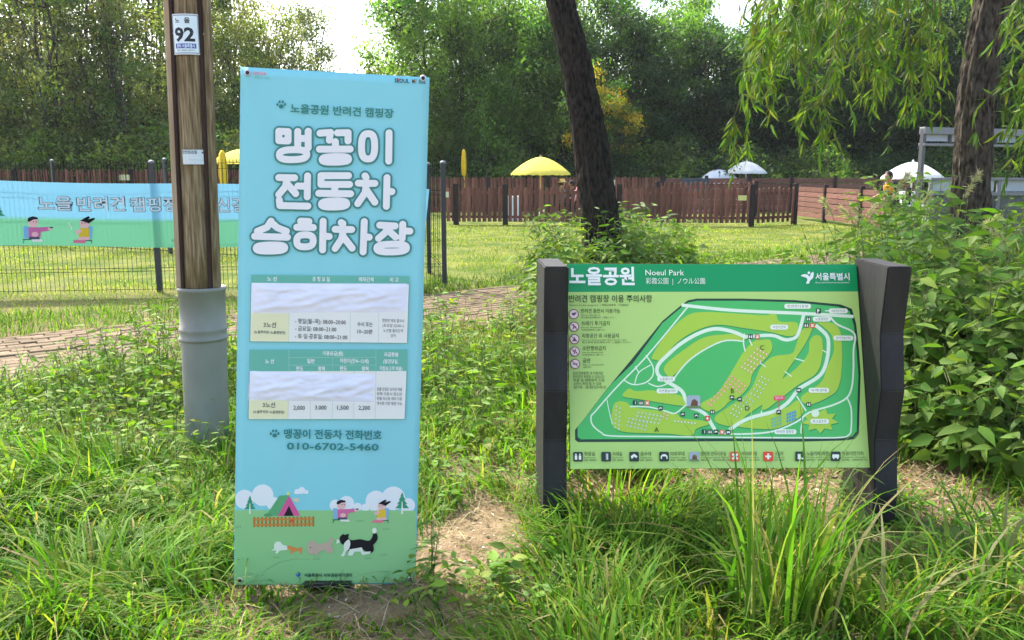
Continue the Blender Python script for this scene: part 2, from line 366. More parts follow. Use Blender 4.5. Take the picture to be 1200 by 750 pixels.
class Print:
    """flat print: coloured shapes laid as sheets on a sign face; corners given on the face, stored in metres"""
    def __init__(s, corners, W, H, warp=None, sheet=.00002, z0=.0006):
        s.W, s.H = W, H; s.h = hom(corners, [(-W/2, H), (W/2, H), (W/2, 0), (-W/2, 0)])
        s.k = W/((corners[1][0]-corners[0][0]+corners[2][0]-corners[3][0])/2)
        s.warp = warp; s.V = []; s.Fc = []; s.C = []; s.z = z0; s.sheet = sheet; s.jobs = []; s.gain = np.ones(3)
    def loc(s, pts):
        pts = np.atleast_2d(np.array(pts, float)); q = np.hstack([pts, np.ones((len(pts), 1))])@s.h.T; return q[:, :2]/q[:, 2:]
    def add(s, uv, faces, col, z=None):
        col = tuple(np.minimum(np.array(col)*s.gain, .88))
        o = len(s.V)
        if z is None: s.z += s.sheet; z = s.z
        for u, v in uv:
            s.V.append((u, -z, v)); s.C.append(col)
        s.Fc += [tuple(o+i for i in f) for f in faces]
    def poly(s, pts, col, smooth=False, local=False, z=None):
        pts = np.array(pts, float)
        if smooth: pts = smooth_line(pts, 5, True)
        uv = pts if local else s.loc(pts)
        a = np.sum(uv[:, 0]*np.roll(uv[:, 1], -1)-np.roll(uv[:, 0], -1)*uv[:, 1])
        if a < 0: uv = uv[::-1]
        s.add(uv, [tuple(range(len(uv)))], col, z)
    def ribbon(s, pts, wd, col, smooth=True, n=5, z=None):
        p = smooth_line(pts, n) if smooth and len(pts) > 2 else np.array(pts, float)
        t = norm(np.gradient(p, axis=0)); nn = np.stack([-t[:, 1], t[:, 0]], 1)*wd/2
        uv = s.loc(np.vstack([p+nn, p-nn])); m = len(p)
        fs = [(i, i+1, m+i+1, m+i) for i in range(m-1)]
        s.add(uv, fs, col, z)
    def circ(s, x, y, r, col, ry=None, n=20, rot=0, z=None):
        ry = ry or r; a = np.linspace(0, 2*math.pi, n, endpoint=False); c, q = math.cos(rot), math.sin(rot)
        X = r*np.cos(a); Y = ry*np.sin(a); s.poly(np.stack([x+X*c-Y*q, y+X*q+Y*c], 1), col, z=z)
    def rect(s, x0, y0, x1, y1, col, rad=0, z=None):
        if rad:
            pts = []
            for cx, cy, a0 in ((x1-rad, y0+rad, -90), (x1-rad, y1-rad, 0), (x0+rad, y1-rad, 90), (x0+rad, y0+rad, 180)):
                for k in range(5): a = math.radians(a0+k*22.5); pts.append((cx+rad*math.cos(a), cy+rad*math.sin(a)))
            s.poly(pts, col, z=z)
        else: s.poly([(x0, y0), (x1, y0), (x1, y1), (x0, y1)], col, z=z)
    def text(s, txt, x, y, size, col, anchor='c', bold=0, fit=None, rot=0, z=None):
        """x,y = centre height of the line; size = em"""
        if z is None: s.z += s.sheet; z = s.z
        s.jobs.append((txt, x, y, size, col, anchor, bold, fit, rot, z))
    def set_text(s):
        for bold in sorted({j[6] for j in s.jobs}):
            js = [j for j in s.jobs if j[6] == bold]; uniq = sorted({j[0] for j in js})
            c = bpy.data.curves.new('t', 'FONT'); c.body = '\n'.join(uniq); c.resolution_u = 2; c.offset = bold; c.space_line = 3
            o = bpy.data.objects.new('t', c); m = bpy.data.meshes.new_from_object(o)
            v = np.empty(len(m.vertices)*3); m.vertices.foreach_get('co', v); v = v.reshape(-1, 3)[:, :2]; line = np.rint(-(v[:, 1]-.36)/3).astype(int)
            fs = [tuple(q.vertices) for q in m.polygons]; byl = {}
            for f in fs: byl.setdefault(line[f[0]], []).append(f)
            bpy.data.objects.remove(o); bpy.data.curves.remove(c); bpy.data.meshes.remove(m)
            for txt, x, y, size, col, anchor, bold_, fit, rot, z in js:
                k = uniq.index(txt); idx = np.where(line == k)[0]
                if not len(idx): continue
                mp = {int(i): n for n, i in enumerate(idx)}; w = v[idx]+np.array([0, 3*k]); x0, x1 = w[:, 0].min(), w[:, 0].max(); w = w-np.array([x0, .36])
                sc = size*s.k; sx = sc; wd = x1-x0
                if fit: sx = fit*s.k/wd
                w = (w+np.array([{'c': -wd/2, 'l': 0, 'r': -wd}[anchor], 0]))*np.array([sx, sc])
                if rot: an = math.radians(rot); w = w@np.array([[math.cos(an), math.sin(an)], [-math.sin(an), math.cos(an)]])
                s.add(w+s.loc([(x, y)])[0], [[mp[i] for i in f] for f in byl[k]], col, z)
        s.jobs = []
    def strokes(s, T, strk, R, col, step=1.5, ell=()):
        """fat rounded letter strokes joined into one outline"""
        allp = [np.array(q, float) for q in strk]
        for cx, cy, rx, ry in ell:
            a = np.linspace(0, 2*math.pi, 25); sq = lambda w: np.sign(w)*np.abs(w)**.75
            allp.append(np.stack([cx+rx*sq(np.cos(a)), cy+ry*sq(np.sin(a))], 1))
        A = np.vstack([q[:-1] for q in allp]); B = np.vstack([q[1:] for q in allp])
        mn = np.minimum(A, B).min(0)-R-3*step; mx = np.maximum(A, B).max(0)+R+3*step
        gx = np.arange(mn[0], mx[0], step); gy = np.arange(mn[1], mx[1], step); X, Y = np.meshgrid(gx, gy)
        Pp = np.stack([X, Y], -1); D = np.full(X.shape, 1e9)
        for a, b in zip(A, B):
            ab = b-a; t = np.clip(((Pp-a)@ab)/max(ab@ab, 1e-9), 0, 1); D = np.minimum(D, np.linalg.norm(Pp-a-t[..., None]*ab, axis=-1))
        D = D-R; ny, nx = D.shape; V = []; idx = {}; Fc = []
        def vid(key, p):
            if key not in idx: idx[key] = len(V); V.append(p)
            return idx[key]
        def ev(j0, i0, j1, i1):
            k = (j0, i0, j1, i1) if (j0, i0) < (j1, i1) else (j1, i1, j0, i0)
            d0, d1 = D[k[0], k[1]], D[k[2], k[3]]; t = d0/(d0-d1)
            return vid(k, (gx[k[1]]+(gx[k[3]]-gx[k[1]])*t, gy[k[0]]+(gy[k[2]]-gy[k[0]])*t))
        ins = D < 0
        for j in range(ny-1):
            i = 0
            while i < nx-1:
                q = (ins[j, i], ins[j, i+1], ins[j+1, i+1], ins[j+1, i])
                if all(q):
                    i2 = i
                    while i2+1 < nx-1 and ins[j, i2+2] and ins[j+1, i2+2]: i2 += 1
                    Fc.append([vid((j, i), (gx[i], gy[j])), vid((j, i2+1), (gx[i2+1], gy[j])), vid((j+1, i2+1), (gx[i2+1], gy[j+1])), vid((j+1, i), (gx[i], gy[j+1]))]); i = i2+1; continue
                if any(q):
                    cs = [(j, i), (j, i+1), (j+1, i+1), (j+1, i)]; f = []
                    for k in range(4):
                        if q[k]: f.append(vid(cs[k], (gx[cs[k][1]], gy[cs[k][0]])))
                        if q[k] != q[(k+1) % 4]: f.append(ev(*cs[k], *cs[(k+1) % 4]))
                    if len(f) >= 3: Fc.append(f)
                i += 1
        s.add(s.loc([T(*p) for p in V]), [f[::-1] for f in Fc], col)
    def build(s, name, mat, parent, **kw):
        s.set_text()
        me = bpy.data.meshes.new(name); V = np.array(s.V)
        if s.warp is not None: V = V+s.warp(V[:, 0], V[:, 2])
        me.from_pydata(V.tolist(), [], s.Fc); vcol(me, np.array(s.C)); me.update()
        o = link(name, me, mat, parent=parent, **kw); s.V, s.Fc, s.C = [], [], []; return o
def frame_empty(name, org, abc, label, cat, group=None):
    a, b, c = abc; R_ = Matrix.Rotation(c, 4, 'Z')@Matrix.Rotation(a, 4, 'X')@Matrix.Rotation(b, 4, 'Y')
    o = empty(name, (0, 0, 0), label, cat, group); o.matrix_world = Matrix.Translation(org)@R_; o['_'] = 0; del o['_']; return o
def TR(ox, oy, s): return lambda x, y: (ox+x/s, oy+y/s)
def paw(p, x, y, r, col):
    p.circ(x, y+r*.35, r*.5, col, r*.42)
    for dx, dy in ((-.8, -.05), (-.35, -.6), (.3, -.6), (.78, -.05)): p.circ(x+dx*r, y+dy*r, r*.24, col, r*.3, n=10)
K_ = lin(25, 28, 30); WH = lin(226, 234, 246); TEAL = lin(62, 130, 131); DT = lin(52, 124, 128)
# ------------------------------------------------------------------ roll banner sign
def campers(p, T, s):
    """two seated cartoon campers; T maps local drawing units"""
    sk = lin(240, 186, 190); a = lambda pts: [T(*q) for q in pts]; u = s
    p.poly(a([(578, 285), (600, 285), (604, 340), (580, 340)]), lin(128, 180, 225))
    p.ribbon(a([(576, 345), (640, 345)]), 4*u, lin(40, 80, 90)); p.ribbon(a([(582, 345), (578, 362)]), 3*u, lin(40, 80, 90))
    p.circ(*T(622, 268), 23*u, sk); p.poly(a([(596, 262), (600, 248), (620, 241), (642, 246), (644, 254), (622, 256), (604, 266)]), lin(22, 26, 40))
    p.poly(a([(600, 290), (650, 290), (690, 288), (692, 306), (655, 312), (655, 334), (602, 334)]), lin(205, 110, 165))
    p.circ(*T(698, 297), 10*u, sk, 7*u); p.poly(a([(695, 288), (712, 288), (710, 294), (697, 294)]), lin(40, 60, 90))
    p.circ(*T(630, 322), 15*u, sk, 11*u); p.poly(a([(602, 334), (650, 334), (652, 344), (604, 344)]), lin(60, 80, 100))
    p.poly(a([(614, 344), (660, 344), (666, 356), (618, 354)]), lin(235, 225, 228))
    for ex in (624, 636): p.circ(*T(ex, 266), 2.6*u, K_, n=8)
    # second camper
    p.poly(a([(850, 288), (868, 288), (864, 345), (850, 345)]), lin(128, 180, 225))
    p.ribbon(a([(800, 352), (866, 352)]), 4*u, lin(40, 80, 90)); p.ribbon(a([(862, 350), (864, 366)]), 3*u, lin(40, 80, 90))
    p.circ(*T(832, 276), 22*u, sk); p.poly(a([(812, 264), (834, 250), (850, 243), (856, 250), (846, 258), (874, 250), (878, 256), (850, 276), (830, 268)]), lin(20, 22, 30))
    p.poly(a([(812, 296), (852, 296), (854, 338), (806, 338)]), lin(228, 190, 60)); p.poly(a([(790, 308), (815, 300), (820, 314), (796, 326)]), sk)
    p.poly(a([(800, 336), (856, 336), (852, 350), (806, 350)]), sk); p.poly(a([(782, 350), (836, 350), (836, 364), (784, 362)]), lin(225, 120, 150))
    p.ribbon(a([(762, 272), (776, 300)]), 5*u, lin(240, 235, 215))
    for ex in (822, 834): p.circ(*T(ex, 274), 2.4*u, K_, n=8)
def pine(p, T, cx, top, base, w_, u):
    a = lambda pts: [T(*q) for q in pts]; h = base-top; g = lin(56, 150, 120)
    pts = [(cx, top)]
    for k in range(1, 5): yy = top+h*k/4*.85; pts += [(cx+w_*k/4, yy), (cx+w_*k/4*.62, yy)]
    left = [(2*cx-x, y) for x, y in pts[::-1][:-1]]
    p.poly(a(pts+left), g); p.poly(a([(cx-w_*.06, top+h*.5), (cx+w_*.06, top+h*.5), (cx+w_*.14, base+h*.15), (cx-w_*.14, base+h*.15)]), lin(228, 236, 230))
def build_banner():
    org = (-.679, 2.899, .024); W, H = .65, 1.834
    cor = [(282, 76), (502, 93), (488, 686), (274, 684)]
    root = frame_empty('banner_sign', org, (-.0963, .0451, .0989), 'tall light blue shuttle stop banner with big white Korean letters beside the utility pole', 'banner')
    n = 24; m = 60
    def bow(u, v):
        y = 0*u
        return np.stack([u*0, y, u*0], 1)
    X, Z = np.meshgrid(np.linspace(-W/2, W/2, n), np.linspace(0, H, m)); V = np.stack([X.ravel(), X.ravel()*0, Z.ravel()], 1); V = V+bow(V[:, 0], V[:, 2])
    i = np.arange((m-1)*(n-1)); r = i//(n-1); c = i % (n-1); a = r*n+c
    V2 = V.copy(); V2[:, 1] += .0016; k = n*m
    q1 = np.stack([a, a+1, a+n+1, a+n], 1); q2 = np.stack([a+n, a+n+1, a+1, a], 1)+k
    b1 = np.arange(n-1); b2 = np.arange(m-1)*n
    ed = np.vstack([np.stack([b1, b1+k, b1+k+1, b1+1], 1), np.stack([(m-1)*n+b1, (m-1)*n+b1+1, (m-1)*n+b1+1+k, (m-1)*n+b1+k], 1),
                    np.stack([b2, b2+n, b2+n+k, b2+k], 1), np.stack([b2+n-1, b2+n-1+k, b2+2*n-1+k, b2+2*n-1], 1)])
    film = mesh_np('film', np.vstack([V, V2]), [q1, q2, ed], False)
    sky = np.array((.27, .645, .69)); grn = np.array((.27, .57, .275)); vcol(film, np.tile(sky, (2*k, 1)))
    fo = link('film', film, M['poster'], parent=root)
    p = Print(cor, W, H, bow, .00003); p.gain = np.array((1.22, 1.1, .94))
    c3 = TR(260, 530, 4.412); c1 = TR(270, 70, 3.125); A = lambda T, pts: [T(*q) for q in pts]
    # meadow strip (cut in rows so that it follows the sag)
    hl = 595.3; hr = 598.8
    for ci in range(12):
        xa = 275.6+(488.8-275.6)*ci/12; xb = 275.6+(488.8-275.6)*(ci+1)/12; ya = hl+(hr-hl)*ci/12; yb = hl+(hr-hl)*(ci+1)/12
        for kk in range(4):
            f0, f1 = kk/4, (kk+1)/4; x0 = lambda x, f: x+(-1.2*f)
            p.poly([(x0(xa, f0), ya+(683.8-ya)*f0), (x0(xb, f0), yb+(683.9-yb)*f0), (x0(xb, f1), yb+(683.9-yb)*f1), (x0(xa, f1), ya+(683.8-ya)*f1)], tuple(grn), z=.0005)
    p.z = .0007
    for x, y, rr in ((118, 232, 50), (212, 212, 56), (265, 255, 34), (590, 270, 30), (648, 262, 40), (705, 280, 22), (800, 250, 54), (890, 238, 62), (965, 275, 38), (745, 285, 22)):
        cx, cy = c3(x, y); a = np.linspace(0, 2*math.pi, 26); pts = np.stack([cx+rr/4.412*np.cos(a), cy+rr/4.412*np.sin(a)], 1)
        lim = hl+(cx-274)/214*(hr-hl); pts[:, 1] = np.minimum(pts[:, 1], lim); pts[:, 0] = np.clip(pts[:, 0], 276, 488.7); p.poly(pts[:-1], WH)
    for x, y, rr in ((392, 198, 16), (415, 190, 18), (438, 200, 12)):
        cx, cy = c3(x, y); a = np.linspace(0, 2*math.pi, 18); pts = np.stack([cx+rr/4.412*np.cos(a), cy+rr/4.412*np.sin(a)], 1); pts[:, 1] = np.minimum(pts[:, 1], c3(0, 208)[1]); p.poly(pts[:-1], WH)
    pine(p, c3, 146, 212, 296, 30, 1/4.412); pine(p, c3, 936, 205, 305, 36, 1/4.412)
    # tent
    p.poly(A(c3, [(300, 215), (352, 213), (335, 240), (292, 320), (228, 320)]), lin(92, 168, 124)); p.poly(A(c3, [(350, 215), (408, 322), (290, 322)]), lin(206, 92, 158))
    p.poly(A(c3, [(349, 268), (374, 322), (322, 322)]), lin(30, 30, 40)); p.circ(*c3(345, 205), 8/4.4, lin(240, 220, 120)); p.poly(A(c3, [(370, 232), (404, 232), (396, 248), (378, 248)]), lin(235, 200, 170))
    p.circ(*c3(240, 316), 22/4.4, lin(80, 155, 110), 9/4.4)
    for kk in range(16):
        x = 164+kk*20.4; p.rect(*c3(x, 326), *c3(x+10, 378), lin(178, 112, 52))
    for yy in (334, 362): p.rect(*c3(162, yy), *c3(474, yy+9), lin(196, 134, 66))
    p.circ(*c3(365, 348), 8/4.4, lin(225, 80, 60))
    campers(p, c3, 1/4.412)
    # dogs
    wht = lin(232, 232, 228)
    p.poly(A(c3, [(258, 500), (272, 490), (272, 470), (285, 456), (305, 456), (315, 470), (338, 478), (344, 494), (330, 500), (304, 502), (290, 516), (278, 514), (284, 502)]), wht, True)
    p.poly(A(c3, [(340, 484), (350, 476), (372, 484), (400, 492), (412, 484), (418, 492), (416, 520), (408, 518), (404, 506), (376, 508), (366, 520), (358, 516), (358, 500), (342, 494)]), lin(216, 140, 80), True)
    p.poly(A(c3, [(442, 496), (448, 470), (462, 452), (486, 456), (500, 470), (540, 464), (556, 452), (572, 436), (580, 446), (570, 472), (580, 500), (574, 514), (552, 520), (540, 504), (512, 508), (500, 520), (486, 536), (478, 520), (452, 520)]), lin(190, 172, 160), True)
    p.circ(*c3(462, 488), 3/4.4, K_, n=8)
    bc = lin(28, 28, 34)
    p.poly(A(c3, [(612, 440), (630, 420), (640, 424), (660, 420), (658, 440), (676, 452), (720, 448), (764, 456), (782, 436), (786, 420), (804, 418), (810, 446), (796, 470), (788, 478), (790, 506), (776, 520), (748, 512), (728, 498), (690, 496), (664, 510), (648, 500), (640, 478), (622, 470)]), bc, True)
    p.poly(A(c3, [(590, 456), (606, 446), (614, 462), (600, 470)]), wht); p.poly(A(c3, [(636, 470), (660, 448), (668, 470), (660, 500), (646, 510), (636, 534), (620, 532), (634, 508)]), wht, True)
    p.poly(A(c3, [(664, 500), (728, 490), (736, 514), (776, 512), (768, 524), (730, 530), (720, 512), (690, 512), (680, 532), (656, 532)]), wht)
    p.circ(*c3(793, 404), 12/4.4, wht, 15/4.4); p.circ(*c3(594, 457), 3/4.4, K_, n=8)
    for x, y in ((285, 540), (495, 552), (720, 356), (855, 400), (762, 552), (842, 534), (85, 378)):
        for k2 in range(4): p.ribbon([c3(x-16+k2*9, y), c3(x-14+k2*9, y-7)], .5, lin(70, 140, 100), False)
    p.build('picture', M['poster'], fo)
    # footer
    p.poly(A(c3, [(382, 622), (400, 628), (394, 640)]), lin(40, 120, 190)); p.poly(A(c3, [(402, 612), (412, 630), (396, 646), (398, 628)]), lin(60, 90, 170)); p.circ(*c3(396, 616), 1, lin(90, 170, 90))
    p.text('서울특별시 서부공원여가센터', 357.3, 673.3, 5.2, lin(40, 70, 62), 'l', .02, fit=57)
    # header marks
    p.text('동행매력', 297, 84.0, 4.4, lin(226, 140, 165), 'l', .02, fit=14.5); p.text('특별시 서울', 298.5, 89, 3.2, lin(96, 178, 170), 'l', fit=17)
    p.text('SEOUL', 461.5, 95.6, 6.6, K_, 'l', .02, fit=17); p.text('MY', 482, 97, 6.6, K_, 'l', .02, fit=5.5); p.text('SOUL', 489.5, 97.6, 6, K_, 'l', .02, fit=8)
    p.circ(466.5, 95, 1.2, lin(220, 90, 100), n=8); p.circ(485.5, 97, 1.1, lin(220, 150, 60), n=8)
    paw(p, 329.8, 121.2, 5.6, DT); p.text('노을공원 반려견 캠핑장', 340.4, 125.6, 11.6, lin(62, 132, 130), 'l', .025, fit=119)
    # big title strokes, drawn in rows
    V_ = lambda *q: list(q)
    st = [V_((178, 256), (212, 258), (212, 292), (178, 290), (178, 256)), V_((247, 258), (247, 306)), V_((285, 258), (285, 318)), V_((247, 284), (285, 284)),
          V_((328, 266), (366, 264), (362, 292)), V_((392, 266), (430, 266), (430, 296)), V_((384, 298), (384, 322)), V_((326, 324), (438, 326)),
          V_((579, 270), (578, 372))]
    el = [(230, 342, 50, 18), (384, 362, 48, 10), (503, 317, 24, 46)]
    st += [V_((178, 424), (236, 426)), V_((208, 428), (202, 458), (178, 486)), V_((208, 446), (240, 484)), V_((248, 456), (280, 458)), V_((283, 420), (282, 496)), V_((180, 506), (182, 526), (284, 530)),
           V_((432, 422), (332, 420), (332, 452), (436, 454)), V_((382, 454), (382, 484)), V_((324, 484), (440, 488)),
           V_((492, 424), (496, 430)), V_((468, 450), (528, 452)), V_((498, 452), (492, 486), (466, 524)), V_((498, 476), (528, 520)), V_((572, 432), (570, 536)), V_((572, 482), (590, 483))]
    el += [(380, 524, 46, 11)]
    st += [V_((150, 582), (136, 604), (100, 618)), V_((150, 586), (172, 606), (206, 620)), V_((90, 636), (210, 642)),
           V_((258, 584), (288, 586)), V_((244, 606), (304, 608)), V_((340, 586), (338, 690)), V_((340, 640), (362, 642)),
           V_((406, 592), (412, 596)), V_((384, 616), (444, 618)), V_((414, 620), (408, 650), (384, 686)), V_((414, 644), (446, 686)), V_((490, 590), (486, 700)), V_((490, 646), (508, 647)),
           V_((546, 604), (602, 608)), V_((576, 608), (568, 630), (542, 652)), V_((576, 622), (604, 648)), V_((630, 602), (628, 654)), V_((630, 626), (656, 628))]
    el += [(148, 680, 52, 11), (274, 656, 30, 22), (590, 688, 54, 14)]
    p.strokes(c1, st, 19.2, TEAL, 2.2, el); p.z += .0004; p.strokes(c1, st, 12.5, WH, 1.8, el)
    p.build('lettering', M['poster'], fo)
    ta = TR(285, 310, 6); tb = TR(285, 400, 5.77); HD = lin(100, 178, 170); BD = lin(218, 228, 236); CR = lin(214, 224, 196); ink = lin(70, 80, 88)
    def grid(T, top, hb, bot, xl, xr, cols, cream):
        lx = lambda x, y: T(x, y+(x-xl)*top[2])
        p.poly([lx(xl, top[0]), lx(xr, top[0]), lx(xr, hb), lx(xl, hb)], HD); p.poly([lx(xl, hb), lx(xr, hb), lx(xr-12, bot), lx(xl-8, bot)], BD)
        p.poly([lx(xl+3, cream), lx(cols[0], cream), lx(cols[0]-5, bot-4), lx(xl-4, bot-4)], CR)
        for x in cols: p.ribbon([lx(x, hb), lx(x-5, bot)], .45, lin(175, 200, 205), False)
        for q in (((xl-8, bot), (xr-12, bot)), ((xl, hb), (xl-8, bot)), ((xr, hb), (xr-12, bot))): p.ribbon([lx(*q[0]), lx(*q[1])], .8, lin(110, 165, 165), False)
    grid(ta, (50, 0, .027), 107, 520, 58, 1166, (328, 758, 957), 320); grid(tb, (35, 0, .014), 182, 508, 45, 1108, (312, 462, 610, 755, 900), 378)
    for x0, x1, y in ((312, 900, 88), (312, 900, 140)): p.ribbon([tb(x0, y+4), tb(x1, y+13)], .4, lin(160, 205, 200), False)
    for x in (312, 900): p.ribbon([tb(x, 38), tb(x, 184)], .4, lin(160, 205, 200), False)
    p.ribbon([tb(608, 95), tb(608, 188)], .4, lin(160, 205, 200), False)
    for s_, x, y, z, f in (('노 선', 205, 82, 6, 11), ('운 행 요 일', 550, 90, 6, 20), ('배차간격', 866, 98, 6, 17), ('비 고', 1062, 103, 6, 10)): p.text(s_, *ta(x, y), z, WH, bold=.02, fit=f)
    for s_, x, y, z, f in (('3노선', 190, 405, 7, 14.5), ('(노을주차장~노을캠핑장)', 190, 457, 4, 36)): p.text(s_, *ta(x, y), z, ink, bold=.015, fit=f)
    for s_, y, f in (('- 평일(월~목): 08:00~20:00', 380, 59), ('- 금요일: 08:00~21:00', 432, 48), ('- 토·일·공휴일: 08:00~21:00', 486, 61)): p.text(s_, *ta(368, y), 6.6, ink, 'l', .012, fit=f)
    p.text('수시 또는', *ta(858, 412), 6.2, ink, bold=.012, fit=18); p.text('10~20분', *ta(858, 463), 6.2, ink, bold=.012, fit=18)
    for s_, y, f in (('캠핑장 매표 출차시', 390, 26), ('(토요일 22:00~)', 424, 25), ('노선별 출차간격', 460, 23), ('상이', 495, 6)): p.text(s_, *ta(1055, y), 4.6, ink, fit=f)
    for s_, x, y, z, f in (('노 선', 182, 116, 6, 10), ('이용요금(원)', 610, 70, 6, 24), ('일반', 461, 119, 6, 9), ('어린이(만4~12세)', 755, 123, 6, 34), ('편도', 385, 169, 6, 8.5), ('왕복', 533, 171, 6, 8.5), ('편도', 680, 173, 6, 8.5), ('왕복', 828, 176, 6, 8.5),
                          ('요금환불', 1003, 83, 5.6, 17), ('(발권당일,', 1000, 130, 5.6, 18), ('미탑승고객 제출)', 1002, 178, 5.6, 27)): p.text(s_, *tb(x, y), z, WH, bold=.02, fit=f)
    for s_, x, y, z, f in (('3노선', 177, 412, 7, 14.5), ('(노을주차장~노을캠핑장)', 177, 459, 4, 36), ('2,000', 382, 433, 7, 13.5), ('3,000', 528, 434, 7, 13.5), ('1,500', 678, 437, 7, 13.5), ('2,200', 822, 440, 7, 13.5)): p.text(s_, *tb(x, y), z, ink, bold=.012, fit=f)
    for k2, s_ in enumerate(('환불 당일은 승차권 제출', '왕복 이용시 편도만', '환불 미사용 제외 이용', '영수증 지참 발권 가능')): p.text(s_, *tb(907, 315+k2*32), 4.4, ink, 'l', fit=30)
    p.build('timetable', M['poster'], fo)
    paw(p, 322.6, 505.4, 5.6, DT); p.text('맹꽁이 전동차 전화번호', 333.4, 505.6, 12.3, DT, 'l', .025, fit=115.5); p.text('010-6702-5460', 336.8, 519.8, 11.6, DT, 'l', .02, fit=108.5)
    p.build('phone_lettering', M['poster'], fo)
    # taped blank papers
    pm = mat_flat('white_paper', (.72, .74, .82), .7, .3)
    for name, q, dz in (('paper_strip', [(295.3, 328.3), (478.7, 332), (476, 365.5), (295.3, 363)], .001), ('paper_strip', [(292.8, 430.8), (441.8, 437.3), (439, 470.3), (290.5, 465.5)], .001)):
        u = np.linspace(0, 1, 70); v = np.linspace(0, 1, 26); U, Vv = np.meshgrid(u, v); U, Vv = U.ravel(), Vv.ravel(); q = np.array(q)
        pp = (q[0]*(1-U)[:, None]+q[1]*U[:, None])*(1-Vv)[:, None]+(q[3]*(1-U)[:, None]+q[2]*U[:, None])*Vv[:, None]
        L_ = p.loc(pp); B_ = bow(L_[:, 0], L_[:, 1]); sd = 3 if q[0][0] > 294 else 8
        wr = (vnoise(U*5+Vv*3, Vv*2-U*2, 2.2, sd)-.5)*.009+(vnoise(U*22-Vv*4, Vv*9+U*6, 1, sd+1)-.5)*.0035
        ed_ = np.minimum(1, np.minimum(np.minimum(U, 1-U)*12, np.minimum(Vv, 1-Vv)*5)); yy = -.0048-(wr+.0062)*ed_
        V = np.stack([L_[:, 0], yy+B_[:, 1], L_[:, 1]], 1); i = np.arange(25*69); r = i//69; c = i % 69; a = r*70+c
        link(name, mesh_np(name, V, [np.stack([a, a+70, a+71, a+1], 1)], True), pm, parent=fo)
    for (x, y) in ((290.5, 83.5), (494.5, 94), (281, 678.5), (482, 680)):
        u, v = p.loc([(x, y)])[0]; g = MB(); rr, rt = .0085, .0035
        g.tube([(rr*math.cos(a), 0, rr*math.sin(a)) for a in np.linspace(0, 2*math.pi, 17)], rt, 6, False)
        by = bow(np.array([u]), np.array([v]))[0, 1]
        ey = link('eyelet', g.mesh('eyelet'), M['steel'], parent=root, loc=(u, by-.003, v)); g = MB(); g.tube([(0, .004, 0), (0, -.004, 0)], .0062, 8); link('hook', g.mesh('hook'), M['black'], parent=ey)
    # X stand behind the film
    hub = (0.0, .05, 1.02)
    for nm, e in (('stand_arm', (-.30, .012, 1.80)), ('stand_arm', (.30, .012, 1.80)), ('stand_arm', (-.29, .012, .03)), ('stand_arm', (.29, .012, .03))):
        g = MB(); g.tube([hub, e], .006, 6); link(nm, g.mesh(nm), M['black'], parent=root)
    g = MB(); g.box(hub[0], hub[1]+.01, hub[2], .06, .05, .06, bev=.008); link('stand_hub', g.mesh('stand_hub'), M['black'], parent=root)
    g = MB(); g.tube([(0, .06, 1.02), (.02, .42, .02)], .009, 6); link('rear_leg', g.mesh('rear_leg'), M['black'], parent=root)
    g = MB(); g.box(.01, .03, .005, .17, .11, .02, bev=.004); link('base_plate', g.mesh('base_plate'), M['black'], parent=root)
build_banner()
